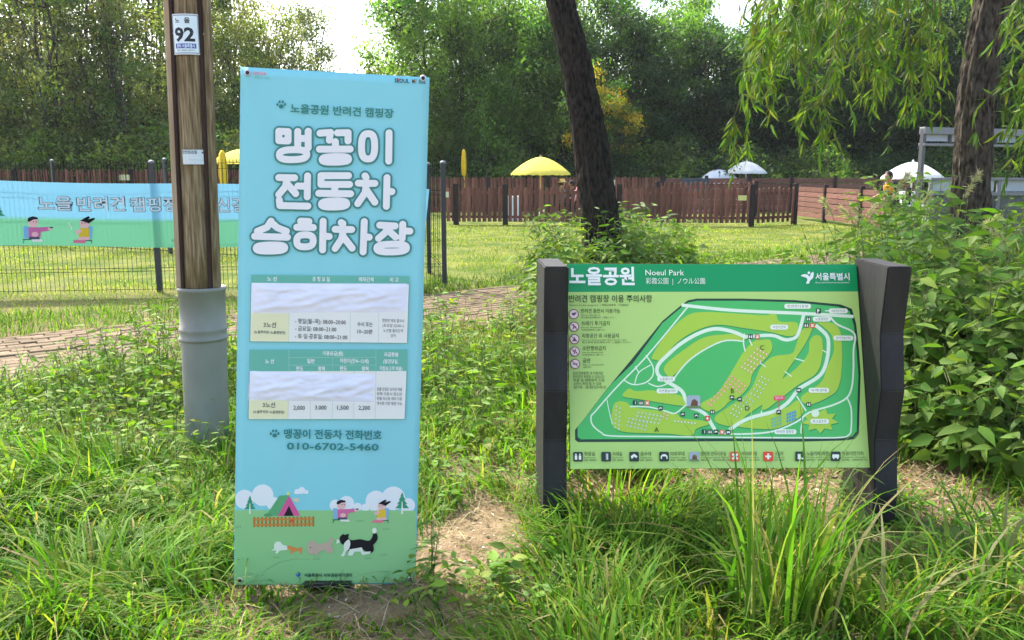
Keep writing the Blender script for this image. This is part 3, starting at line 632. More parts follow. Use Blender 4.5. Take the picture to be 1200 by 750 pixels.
# ------------------------------------------------------------------ map board
def build_map():
    W, H = 1.271, .880; org = (.8788, 3.4325, .2757); abc = (-.323, .00516, .02997)
    root = empty('map_board', (.88, 3.55, 0), 'green park map board standing between two dark zigzag posts in the grass', 'map board')
    cor = [(667, 309), (1003, 309.5), (1020, 547), (666, 551)]
    a, b, c = abc; R_ = Matrix.Rotation(c, 4, 'Z')@Matrix.Rotation(a, 4, 'X')@Matrix.Rotation(b, 4, 'Y')
    g = MB(); g.box(0, .012, H/2, W, .024, H, bev=.0015); me = g.mesh('panel')
    pl = link('panel', me, mat_flat('panel_core_brown', (.09, .045, .02), .6, .3), parent=root)
    pl.matrix_parent_inverse = Matrix(); pl.matrix_local = Matrix.Translation((org[0]-.88, org[1]-3.55, org[2]))@R_
    p = Print(cor, W, H, None, .00002, .0004); p.gain = np.array((1.3, 1.1, .9))
    LG = lin(163, 205, 120); HG = lin(8, 144, 88); MG = lin(70, 180, 100); YG = lin(156, 198, 66); RD = lin(205, 236, 218); DK = lin(30, 62, 48); EG = lin(36, 140, 84)
    p.poly([(-W/2+.001, .001), (W/2-.001, .001), (W/2-.001, H-.001), (-W/2+.001, H-.001)], LG, local=True)
    p.poly([(667.2, 309.3), (1002.8, 309.8), (1005, 341), (666.7, 342)], HG)
    ol = [(672.5, 504), (672.5, 516), (676, 518.6), (760, 517.8), (858, 516.6), (940, 516.6), (990, 515), (1002, 513.2), (1006.8, 507), (1007.6, 470), (1008.5, 436), (1006.4, 408), (1003, 378), (998, 361), (985, 356), (932, 351), (870, 349.3), (818, 349.4), (807.5, 351.5), (798, 358.5), (777.5, 375.5), (739, 422.5), (711.5, 455), (686, 488)]
    p.poly(ol, DK); cx, cy = 850, 440
    inn = [(x+(3.2 if x < cx else -2.6)*(1 if abs(x-cx) > 100 else .0), y+(2.6 if y < cy else -3.4)) for x, y in ol]; p.poly(inn, MG)
    c4 = TR(620, 295, 4.6875); c5 = TR(840, 295, 4.6875); c7 = TR(840, 440, 3.946); c2 = TR(690, 420, 6.82); c8 = TR(820, 380, 6.25)
    areas = [
     [(805.6, 369.7), (825, 365), (860, 366.5), (897.6, 368.6), (904, 366), (910, 367.5), (914.7, 376), (934, 377), (934, 389), (925, 393), (902, 388), (872, 383.5), (840, 380), (812, 389), (790.7, 404), (778, 421), (769, 421), (765, 416.6), (782, 391)],
     [(874, 391), (850, 391), (825, 395), (801, 410), (782, 425), (779, 434), (788.5, 440), (814, 416), (844, 399.5), (874, 397)],
     [(895, 397), (903, 397.6), (905.6, 407), (900, 417), (889, 428), (881.6, 439), (879, 450), (868, 463), (855, 469.6), (847, 477.6), (836, 482.4), (823, 477.6), (821.6, 472), (839, 461.6), (852, 444), (863, 426), (873, 410), (884, 399)],
     [(953, 380), (940, 386), (933, 404), (928, 413), (906, 417), (892, 429.6), (887, 441), (882, 452), (873, 463), (857, 474), (839, 487), (841, 495), (860, 498), (877.6, 484), (893.6, 473), (905, 463), (912, 453), (921, 436), (934, 417), (946, 398)],
     [(955, 392), (963, 395), (964, 414.5), (957, 436), (934, 451), (915, 466), (899, 478), (893, 477), (903, 455), (932, 431.5), (947, 414), (949, 399)],
     [(959, 377), (976.5, 378), (985, 389), (987, 414.5), (986, 436), (984, 447.6), (977, 460), (949, 473), (939, 464), (962, 447), (969, 430), (977, 410), (975, 393), (966, 383)],
     [(898, 485.6), (923.6, 475.5), (935, 468), (941, 483), (923.6, 496), (901, 502), (865, 499), (873, 494.5)],
     [(730, 464), (737, 455), (746, 458), (766, 457), (797, 462.5), (802.6, 471), (801, 475), (772, 471), (751.6, 467.6)],
     [(719, 474), (725, 470), (734, 471), (743, 477), (778, 481.6), (792.6, 484.5), (801, 490), (822, 492), (832, 496), (816, 502), (810, 510), (781, 508), (734, 506.5), (719, 500.6), (716, 490)]]
    for q in areas: p.poly([(x+.5, y+1.2) for x, y in q], EG, True)
    for q in areas: p.poly(q, YG, True)
    star = []
    for k in range(18):
        an = math.radians(k*20+8); r_ = 1 if k % 2 == 0 else .66; star.append((961+22*r_*math.cos(an), 491.5+15*r_*math.sin(an)))
    p.poly([(x+.8, y+1.2) for x, y in star], EG); p.poly(star, YG)
    rd = [([(800, 357), (860, 363), (942, 366.5), (1000, 370)], 3.8),
     ([(807.7, 358.5), (758.7, 416.6), (722, 454), (697, 482), (692, 488), (693.5, 498), (703.6, 507), (716, 511), (780, 511.4), (858, 512), (930, 512), (984, 511.5), (995, 508), (997.6, 501), (997.6, 478), (993, 465)], 1.7),
     ([(874, 394), (860, 388), (839.7, 384.5), (820.5, 389.5), (799, 401.7), (784, 414.5), (772, 427), (771.5, 438), (782, 446.5), (798.5, 456.7), (804, 468), (808, 476), (819, 480), (828, 486), (833.7, 496), (838, 503)], 4.2),
     ([(872, 394), (904, 392), (918, 396.5), (925, 397), (934, 393), (939, 380), (942, 368)], 3.8),
     ([(956, 380), (968, 391), (971, 401.7), (969, 421), (961.6, 438), (942, 451), (936, 455), (923.6, 470.4), (908.4, 480.5), (885.6, 487), (870, 493), (855, 503)], 4.2),
     ([(973, 370.7), (981, 379), (998, 387), (1002, 395), (1000, 408), (1000, 431.5), (998, 453), (992, 465), (977, 473), (949, 482), (934, 493), (906, 504.6), (870, 508), (840, 507)], 2.1),
     ([(934, 463), (945, 480.5)], 1.6), ([(941, 489), (939, 501), (939, 507)], 1.5),
     ([(757.7, 415.6), (765.5, 428.6), (765.5, 439), (758.6, 446.8), (748, 450), (739.5, 449.4), (731.7, 445)], 1.5), ([(763, 427), (749, 436), (744, 449)], 1.2), ([(744.7, 428.6), (749, 436)], 1.2),
     ([(760, 448.5), (769, 452), (776, 451.5), (783, 448.5)], 1.5), ([(787, 447), (810, 420), (846, 399.5), (873, 399)], 1.7), ([(873, 390), (872, 401), (874, 411)], 1.5), ([(877, 393), (882, 404)], 1.5),
     ([(738, 476), (760, 476.5), (779, 481), (790, 484), (797, 480), (804, 474)], 1.7), ([(711, 468), (713, 480), (717, 497)], 1), ([(891, 424), (898, 429)], 1.2), ([(920, 434), (928, 440)], 1.2), ([(932, 419), (943, 422)], 1.4), ([(964, 409), (969, 412)], 1.2), ([(891, 488), (893, 480)], 1.4)]
    for q, w_ in rd: p.ribbon(q, w_, RD)
    # camp pitches: small printed squares
    def pitches(o, du, dv, nu, nv, col, s_=1.25, bg=None, skip=()):
        for i in range(nu):
            for j in range(nv):
                if (i, j) in skip: continue
                x = o[0]+du[0]*i+dv[0]*j; y = o[1]+du[1]*i+dv[1]*j
                p.circ(x, y, s_*1.35, bg or lin(190, 160, 110), n=6, z=p.z+.0001); p.circ(x, y, s_*.8, col, n=5, z=p.z+.00016)
    wq = lin(232, 226, 214); pk = lin(226, 190, 190); gq = lin(196, 214, 200); p.z += .0002
    pitches((888, 408), (-3.6, 4.2), (3.6, 2.0), 6, 4, wq); pitches((858, 440), (-3, 3.6), (3.8, 2.8), 3, 5, pk, bg=lin(205, 150, 110)); pitches((850, 452), (-4, 4), (3.2, 1.8), 6, 2, pk, bg=lin(205, 150, 110))
    pitches((893, 440), (-3, 5), (3.8, 2.2), 5, 3, wq, bg=lin(140, 180, 110)); pitches((875, 464), (-3.6, 4), (3.8, 2.6), 3, 3, gq, bg=lin(120, 180, 120)); pitches((862, 474), (-2.6, 4.6), (3.6, 2.2), 3, 3, wq, bg=lin(140, 180, 110))
    pitches((722, 476), (-.4, 4.9), (4.2, 2), 6, 2, gq, bg=lin(150, 190, 130)); pitches((737, 490), (4.2, 1.0), (-1.2, 4.2), 6, 3, gq, bg=lin(150, 180, 130)); pitches((748, 483), (4.4, .7), (-1.5, 4.2), 7, 3, gq, bg=lin(150, 190, 140)); pitches((791, 493), (3.9, .4), (-1, 3.4), 7, 1, wq, bg=lin(150, 190, 130)); pitches((778, 484), (4, 2.2), (-1, 4), 2, 2, gq)
    p.z += .0003
    for k in range(4):
        for j in range(3): p.rect(904+k*3.2, 489+j*4-k, 906.2+k*3.2, 492+j*4-k, lin(110, 180, 150)); p.rect(922+k*3, 483+j*4-k, 924.2+k*3, 486+j*4-k, lin(60, 150, 205))
    for x, y, w_, s_ in ((935, 358.3, 31, '천연잔디광장'), (982, 363.5, 22, '하늘공원가는길'), (963, 373, 21, '노을캠핑장'), (913.5, 382.5, 21, '바람의언덕'), (988, 395, 23, '반려견놀이터'), (781, 443.5, 21, '노을별누리'), (782, 457.5, 25, '자연물놀이터'), (959.6, 456, 24, '누에생태'), (960.6, 492.5, 22, '파크골프장'), (920.5, 505, 26, '반려견 캠핑장')):
        p.rect(x-w_/2, y-2.9, x+w_/2, y+2.9, lin(222, 240, 226), 2.6); p.text(s_, x, y, 3.9, lin(60, 90, 80), fit=w_-6)
    p.circ(955.5, 483, 4.6, lin(205, 232, 214)); p.rect(907, 462.5, 920, 468, lin(214, 60, 96), 2.4); p.text('현위치', 913.3, 465.2, 3.8, WH, fit=9); p.ribbon([(913.3, 468), (913, 479)], .9, lin(214, 60, 96), False)
    def icon(x, y, r_, kind):
        col = {'x': lin(206, 84, 56), '+': lin(206, 72, 44), 'img': lin(150, 170, 190)}.get(kind, lin(36, 52, 50))
        p.rect(x-r_, y-r_, x+r_, y+r_, col, r_*.25); ww = lin(225, 235, 225)
        if kind == 'wc':
            for d in (-.42, .42): p.circ(x+d*r_, y-.5*r_, r_*.17, ww, n=8); p.rect(x+d*r_-.25*r_, y-.28*r_, x+d*r_+.25*r_, y+.62*r_, ww)
        elif kind == 'sh': p.rect(x-.1*r_, y-.7*r_, x+.5*r_, y+.7*r_, lin(120, 140, 140)); p.rect(x+.1*r_, y-.6*r_, x+.3*r_, y+.6*r_, ww)
        elif kind == 'tap': p.poly([(x-.7*r_, y-.1*r_), (x, y-.6*r_), (x+.7*r_, y-.1*r_), (x+.5*r_, y+.3*r_), (x, y), (x-.5*r_, y+.5*r_)], ww)
        elif kind == 'arc': p.poly([(x-.7*r_, y+.5*r_), (x-.7*r_, y-.1*r_), (x-.3*r_, y-.5*r_), (x+.3*r_, y-.5*r_), (x+.7*r_, y-.1*r_), (x+.7*r_, y+.5*r_), (x+.5*r_, y+.5*r_), (x+.4*r_, y-.05*r_), (x-.4*r_, y-.05*r_), (x-.5*r_, y+.5*r_)], ww)
        elif kind == 'img': p.poly([(x-.5*r_, y+.6*r_), (x-.3*r_, y-.2*r_), (x+.1*r_, y-.5*r_), (x+.6*r_, y-.1*r_), (x+.6*r_, y+.6*r_)], lin(100, 70, 50)); p.rect(x-r_, y+.6*r_, x+r_, y+.95*r_, lin(90, 130, 80))
        elif kind == 'x':
            for an in (45, 135, 225, 315): p.circ(x+.55*r_*math.cos(math.radians(an)), y+.55*r_*math.sin(math.radians(an)), r_*.26, ww, n=8)
            p.circ(x, y, r_*.3, ww, r_*.5)
        elif kind == '+': p.rect(x-.2*r_, y-.6*r_, x+.2*r_, y+.6*r_, ww); p.rect(x-.6*r_, y-.2*r_, x+.6*r_, y+.2*r_, ww)
        elif kind == 'bus': p.rect(x-.7*r_, y-.4*r_, x+.7*r_, y+.3*r_, ww, r_*.15); p.circ(x-.4*r_, y+.4*r_, r_*.17, ww, n=8); p.circ(x+.4*r_, y+.4*r_, r_*.17, ww, n=8)
        elif kind == 'cup': p.poly([(x-.5*r_, y-.5*r_), (x+.1*r_, y-.5*r_), (x+.1*r_, y+.2*r_), (x+.7*r_, y+.3*r_), (x+.7*r_, y+.6*r_), (x-.5*r_, y+.6*r_)], ww)
        elif kind == 'P': p.text('P', x, y, r_*1.9, ww, bold=.05)
    for x, y, k, r_ in ((959, 363.6, 'P', 2.9), (947.5, 373, 'wc', 2.6), (945, 380.3, 'wc', 2.8), (952, 380.5, 'x', 2.8), (880, 393.6, 'wc', 2.8), (888, 393.8, 'x', 2.8), (744, 471.5, 'sh', 2.7), (751, 471.8, 'wc', 2.7), (758.3, 471.8, 'x', 2.9), (774, 478, 'tap', 2.6), (800, 485, 'tap', 2.6), (816, 486.6, 'arc', 2.6), (835, 482, 'wc', 2.5), (829, 489.5, '+', 2.9),
                        (825, 505.5, 'sh', 2.8), (832, 505.6, 'wc', 2.8), (839, 505.7, 'tap', 2.7), (846, 505.8, 'x', 2.8), (853.5, 505.9, 'bus', 2.7), (858, 465, 'tap', 2.5), (867, 467, 'tap', 2.5), (912.6, 482, 'tap', 2.6), (936, 456, 'bus', 2.6), (947.6, 472.7, 'wc', 2.6), (813, 470.5, 'img', 7.8)): icon(x, y, r_, k)
    p.ribbon([(966.5, 363.6), (972, 363.6)], 1.2, WH, False)
    for s_, x, y in (('A', 769, 503.2), ('B', 858.6, 457), ('C', 893.4, 406.3), ('D', 876, 477.3)): p.text(s_, x, y, 7.8, K_)
    p.build('park_map', M['ink'], pl)
    p.text('노을공원', 669, 324, 23.5, lin(235, 245, 238), 'l', .03, fit=77); p.text('Noeul Park', 758, 319.4, 9.6, lin(228, 242, 232), 'l', .005, fit=46); p.text('彩霞公園  |  ノウル公園', 758.5, 329.4, 8.2, lin(228, 242, 232), 'l', 0, fit=70)
    wv = lin(235, 245, 238)
    p.poly([(938.5, 323), (942, 321.3), (946, 321.8), (948.5, 324), (950.5, 320), (953, 319), (952.8, 325), (949, 329), (948, 332), (944.5, 332), (946, 328), (944.5, 325.5), (941, 324.3)], wv, True); p.circ(947.8, 319.8, 1.6, wv)
    p.text('서울특별시', 955.2, 324.2, 9.6, wv, 'l', .02, fit=41); p.text('SEOUL METROPOLITAN GOVERNMENT', 955.2, 331, 2.2, wv, 'l', fit=41)
    dk = lin(44, 62, 34); p.text('반려견 캠핑장 이용 주의사항', 668, 350, 9.6, dk, 'l', .01, fit=98)
    p.text('Rules for the dog campground   |  使用注意事項  ご利用案内', 669, 357.4, 2.6, dk, 'l', fit=69)
    for k, (s_, w1, w2, w3) in enumerate((('반려견 동반시 이용가능', 46, 22, 40), ('쓰레기 투기금지', 33, 24, 28), ('지정공간 외 사용금지', 43, 52, 57), ('소란행위금지', 27, 24, 25), ('금연', 8.5, 24, 10))):
        y = 368+k*14.55; x = 673.5+k*.15; p.circ(x, y, 5.9, lin(120, 66, 80)); p.circ(x, y, 4.9, lin(214, 206, 214)); gc = lin(84, 66, 96)
        if k == 0: p.circ(x-.2, y-.2, 2.2, gc, 1.6); p.circ(x+2.2, y-1.4, 1, gc, n=8)
        elif k == 1: p.ribbon([(x-1, y-3), (x, y), (x-1.6, y+3)], 1.3, gc, False); p.ribbon([(x, y-1), (x+2.6, y+1)], 1.1, gc, False)
        elif k == 2: p.poly([(x-3, y+2.6), (x, y-2.6), (x+3, y+2.6)], gc)
        elif k == 3: p.ribbon([(x-2.6, y-1), (x+2.6, y+1.5)], 1.2, gc, False); p.ribbon([(x+1, y-3), (x-1, y+3)], 1.2, gc, False)
        else: p.rect(x-3, y-.6, x+3, y+.7, gc)
        if k: p.ribbon([(x-3.6, y-3.4), (x+3.6, y+3.4)], .9, lin(130, 70, 90), False)
        p.text(s_, 682+k*.3, y-3.8, 5.9, dk, 'l', .005, fit=w1); p.text('Pets are allowed with their owner only'[:int(w2*.9)], 682+k*.3, y+.9, 2.2, dk, 'l', fit=w2); p.text('禁止使用 指定場所以外 ご遠慮ください', 682+k*.3, y+3.8, 2.2, dk, 'l', fit=w3)
    for k, s_ in enumerate(('반려견캠핑장 내 이용객은', '반려견과 동행할 수 있습니다', '목줄 및 배변봉투 지참', '소란시 퇴장 될 수 있음', '문의: 공원안내소')): p.text(s_, 671.5+k*.1, 437.2+k*4.1, 4.0, dk, 'l', fit=(35, 36, 36, 32, 38)[k])
    for x, k_, s_, e_, w1 in ((675.4, 'wc', '화장실', 'Restroom', 12), (708.8, 'sh', '샤워실', 'Shower room', 11), (741.9, 'tap', '음수대', 'Drinking water', 12), (777.4, 'arc', '야외무대', 'Outdoor stage', 16), (813, 'img', '캠핑장 관리사무실', 'Campground office', 29), (861, 'x', '야외테이블', 'Outdoor table', 18), (900, '+', '구급약', 'First aid', 10), (937.4, 'cup', '노을카페(매점)', 'Cafe and store', 27), (979, 'bus', '맹꽁이전기차', 'Electric shuttle', 25)):
        y = 536-(x-675)*.0075; icon(x, y, 5.7, k_); p.text(s_, x+7.6, y-3.4, 5.2, dk, 'l', .005, fit=w1); p.text(e_, x+7.6, y+1.0, 2.2, dk, 'l', fit=w1*1.1); p.text('設施 · 施設案内', x+7.6, y+4.1, 2.2, dk, 'l', fit=w1*1.15)
    p.build('lettering', M['ink'], pl)
    # zigzag posts
    prof = [(1.13, 3.42), (.85, 3.45), (.62, 3.40), (.40, 3.43), (.18, 3.392), (-.12, 3.40)]
    def post(x0, x1, tw, dpt):
        me = bpy.data.meshes.new('post'); V = []; 
        for z, y in prof:
            for (x, yy) in ((x0, y), (x1, y), (x1+tw, y+dpt), (x0+tw, y+dpt)): V.append((x-.88, yy-3.55, z))
        Fc = [(0, 3, 2, 1), (20, 21, 22, 23)]
        for k in range(5):
            for j in range(4): a_ = k*4+j; b_ = k*4+(j+1) % 4; Fc.append((a_, b_, b_+4, a_+4))
        me.from_pydata(V, [], Fc); bm = bmesh.new(); bm.from_mesh(me); bmesh.ops.recalc_face_normals(bm, faces=bm.faces)
        bmesh.ops.bevel(bm, geom=bm.edges[:], offset=.005, segments=2, affect='EDGES'); bm.to_mesh(me); bm.free()
        return me
    link('post', post(.131, .229, -.022, .33), M['post_black'], parent=root); link('post', post(1.514, 1.612, .0, .34), M['post_black'], parent=root)
build_map()
# ------------------------------------------------------------------ utility pole
def build_pole():
    b0 = G(244, 527); x0, y0 = b0[0], b0[1]; top = np.array([x0+.115-.02, y0, 4.4])
    root = empty('utility_pole', (x0, y0, 0), 'brown wooden utility pole with number plate 92 and grey sleeve round its foot', 'utility pole')
    lean = (P(223, 0, y0)[0]-x0)/(P(223, 0, y0)[2]); zt = 3.3; Lx = lambda z: lean*z
    def cyl(z0, z1, r0, r1, n=24, m_=9):
        g = MB(); g.tube([(Lx(z0+(z1-z0)*k/m_), 0, z0+(z1-z0)*k/m_) for k in range(m_+1)], [r0+(r1-r0)*k/m_ for k in range(m_+1)], n); return g
    zs = P(240, 336, y0)[2]
    me = cyl(zs-.05, zt, .094, .086).mesh('shaft'); link('shaft', me, M['pole'], parent=root)
    # side strips and dark grooves beside them
    for sx, nm, r, m_, yy in ((-.097, 'cable_cover', .018, M['pole_strip'], -.032), (.088, 'cable_cover', .021, M['pole'], -.035), (-.071, 'groove', .010, M['pole_dark'], -.056), (.071, 'groove', .010, M['pole_dark'], -.056)):
        g = MB(); g.box(0, 0, 0, r*2, .05, zt-zs, bev=.004); mm = g.mesh(nm)
        for v in mm.vertices: v.co.x += Lx(v.co.z+(zt+zs)/2)+sx; v.co.y += yy; v.co.z += (zt+zs)/2
        link(nm, mm, m_, parent=root)
    sl_ = MB(); z1 = P(240, 383, y0)[2]; z2 = P(240, 397, y0)[2]
    prof = [(.112, -.15), (.115, .2), (.117, z2-.01), (.117, z2), (.127, z2+.003), (.128, z2+.012), (.121, z2+.018), (.121, z1-.02), (.125, z1-.01), (.124, z1), (.119, z1+.004), (.119, zs-.022), (.125, zs-.018), (.125, zs), (.112, zs+.002), (.095, zs-.01)]
    sl_.lathe(prof, 40); sm = sl_.mesh('sleeve')
    for v in sm.vertices: v.co.x += Lx(v.co.z)
    link('sleeve', sm, M['sleeve'], parent=root)
    # number plate curved round the pole
    def plate(name, c, w_, h_, r, arc_col, items, mat, dx=0):
        p = None; n = 12; V = []; 
        return
    def curved(q, r, ax): # flat (u,v,depth) -> round the shaft
        u = q[:, 0]; a = u/r; return np.stack([np.sin(a)*(r+q[:, 1]*-1)*1.0, -np.cos(a)*(r-q[:, 1])+0*u, q[:, 2]], 1)
    def plate_obj(name, cpx, wpx, hpx, art, base, bcol):
        pc = P(cpx[0], cpx[1], y0-.1); z = pc[2]; ax = pc[0]-x0-Lx(z); k = math.sqrt(pc[1]**2+(pc[2]-1.5)**2)/1000*1.0; W_, H_ = wpx*k, hpx*k
        r = .104; cr = [(cpx[0]-wpx/2, cpx[1]-hpx/2), (cpx[0]+wpx/2, cpx[1]-hpx/2), (cpx[0]+wpx/2, cpx[1]+hpx/2), (cpx[0]-wpx/2, cpx[1]+hpx/2)]
        def place(me):
            co = np.empty(len(me.vertices)*3); me.vertices.foreach_get('co', co); co = co.reshape(-1, 3); u = co[:, 0]+ax
            rr = r-co[:, 1]; out = np.stack([np.sin(u/r)*rr+Lx(z), -np.cos(u/r)*rr, co[:, 2]+z-H_/2], 1); me.vertices.foreach_set('co', out.ravel()); me.update()
        g = MB(); g.box(0, .002, H_/2, W_, .004, H_); bm = g.b
        bmesh.ops.subdivide_edges(bm, edges=[e for e in bm.edges if abs(e.verts[0].co.x-e.verts[1].co.x) > .01], cuts=11); me = g.mesh(name); place(me)
        po = link(name, me, base, parent=root)
        p = Print(cr, W_, H_, None, .00004, .0006); art(p); p.set_text()
        # split long sheets so that they follow the curve
        bm = bmesh.new(); cl = bm.verts.layers.float_color.new('tint'); vs = [bm.verts.new(v) for v in p.V]
        for v, c_ in zip(vs, p.C): v[cl] = (*c_, 1)
        for f in p.Fc:
            try: bm.faces.new([vs[i] for i in f])
            except ValueError: pass
        for k_ in range(1, 12):
            xx = -W_/2+W_*k_/12; bmesh.ops.bisect_plane(bm, geom=bm.verts[:]+bm.edges[:]+bm.faces[:], plane_co=(xx, 0, 0), plane_no=(1, 0, 0))
        me = bpy.data.meshes.new('plate_print'); bm.to_mesh(me); bm.free(); place(me)
        link('plate_print', me, M['ink'], parent=po)
    def art1(p):
        dk = lin(28, 36, 40); p.rect(202.2, 19.5, 231.6, 60.5, lin(120, 130, 135), 1); p.rect(203, 20.3, 230.8, 59.7, lin(214, 224, 228), 1)
        p.text('노', 208.8, 25.4, 6.2, dk, bold=.03, fit=5.6); p.text('을', 220, 25.4, 6.6, dk, bold=.03, rot=0, fit=6.2)
        p.text('92', 216, 40, 20, dk, bold=.035, fit=23); p.rect(205, 50, 228.3, 55.2, lin(64, 78, 150)); p.text('관리 서울특별시', 216.6, 52.6, 4.4, lin(225, 230, 240), bold=.02, fit=20); p.text('02-300-5571', 216.6, 57.3, 2.8, dk, fit=20)
    def art2(p):
        dk = lin(60, 66, 80); p.text('안전점검필', 222.5, 178.6, 4.4, dk, bold=.02, fit=17); p.circ(237.3, 179, 1.2, dk, n=8)
        p.ribbon([(222, 187), (238, 187.6)], .35, lin(150, 155, 160), False)
    wp = mat_flat('plate_white', (.62, .65, .66), .45, .4)
    plate_obj('number_plate', (216.9, 40), 31, 43.5, art1, wp, None); plate_obj('small_notice', (228, 184), 28, 16.5, art2, wp, None)
    zc = P(223, 42, y0)[2]; g = MB(); g.tube([(Lx(zc)+.099*math.cos(a), .099*math.sin(a), zc) for a in np.linspace(0, 2*math.pi, 33)], .006, 6, False); link('steel_band', g.mesh('steel_band'), M['steel'], parent=root)
build_pole()
# ------------------------------------------------------------------ wire fences + cloth banner
FA = G(188, 343); FB = G(521, 337)
fd = (FB-FA); FLEN = math.hypot(fd[0], fd[1]); fu = np.array([fd[0], fd[1]])/FLEN
def wire_fence(name, A, ulen, h, post_at, label, wires=.055, base_off=.05, wr=.0032, group=None):
    """A = ground start, runs along given unit vector"""
    (ax, ay), (ux, uy) = A; root = empty(name, (ax, ay, 0), label, 'wire fence', group, math.atan2(uy, ux))
    g = MB()
    for s_ in post_at: pass
    mp = MB(); mp.box(0, 0, h/2-.1, .062, .062, h+.2, bev=.004); pm = mp.mesh('post')
    mc = MB(); mc.lathe([(.03, 0), (.042, .004), (.042, .018), (.03, .034), (.008, .042)], 12); cm = mc.mesh('post_cap')
    for s_ in post_at:
        po = link('post', pm, M['fence_metal'], parent=root, loc=(s_, 0, 0)); link('post_cap', cm, M['grey_metal'], parent=po, loc=(0, 0, h))
    xs = np.arange(0, ulen, wires); zs = [base_off, .28, .32, .62, .92, 1.22, 1.28, h-.06]
    V = []; Fc = []
    def bar(p0, p1, r):
        o = len(V); d = np.array(p1)-np.array(p0); d = d/np.linalg.norm(d); a_ = np.cross(d, (0, 1, 0)); b_ = np.cross(d, a_)
        for pt in (p0, p1):
            for an in (0, 2.094, 4.189): V.append(np.array(pt)+r*(a_*math.cos(an)+b_*math.sin(an)))
        for k in range(3): Fc.append((o+k, o+(k+1) % 3, o+3+(k+1) % 3, o+3+k))
    for x in xs: bar((x, -.02, .02), (x, -.02, h+.01), wr)
    for z in zs: bar((0, -.026, z), (ulen, -.026, z), wr*1.25)
    me = mesh_np('mesh_wires', V, [Fc]); link('mesh_wires', me, M['wire'], parent=root, kind='stuff')
    return root
s0 = 4.6
wire_fence('wire_fence', ((FB-np.append(fu, 0)*(FLEN+s0))[:2], fu), FLEN+s0, 1.62, [s0-2.6, s0, s0+FLEN/2, s0+FLEN], 'dark wire mesh fence carrying the long printed cloth banner')
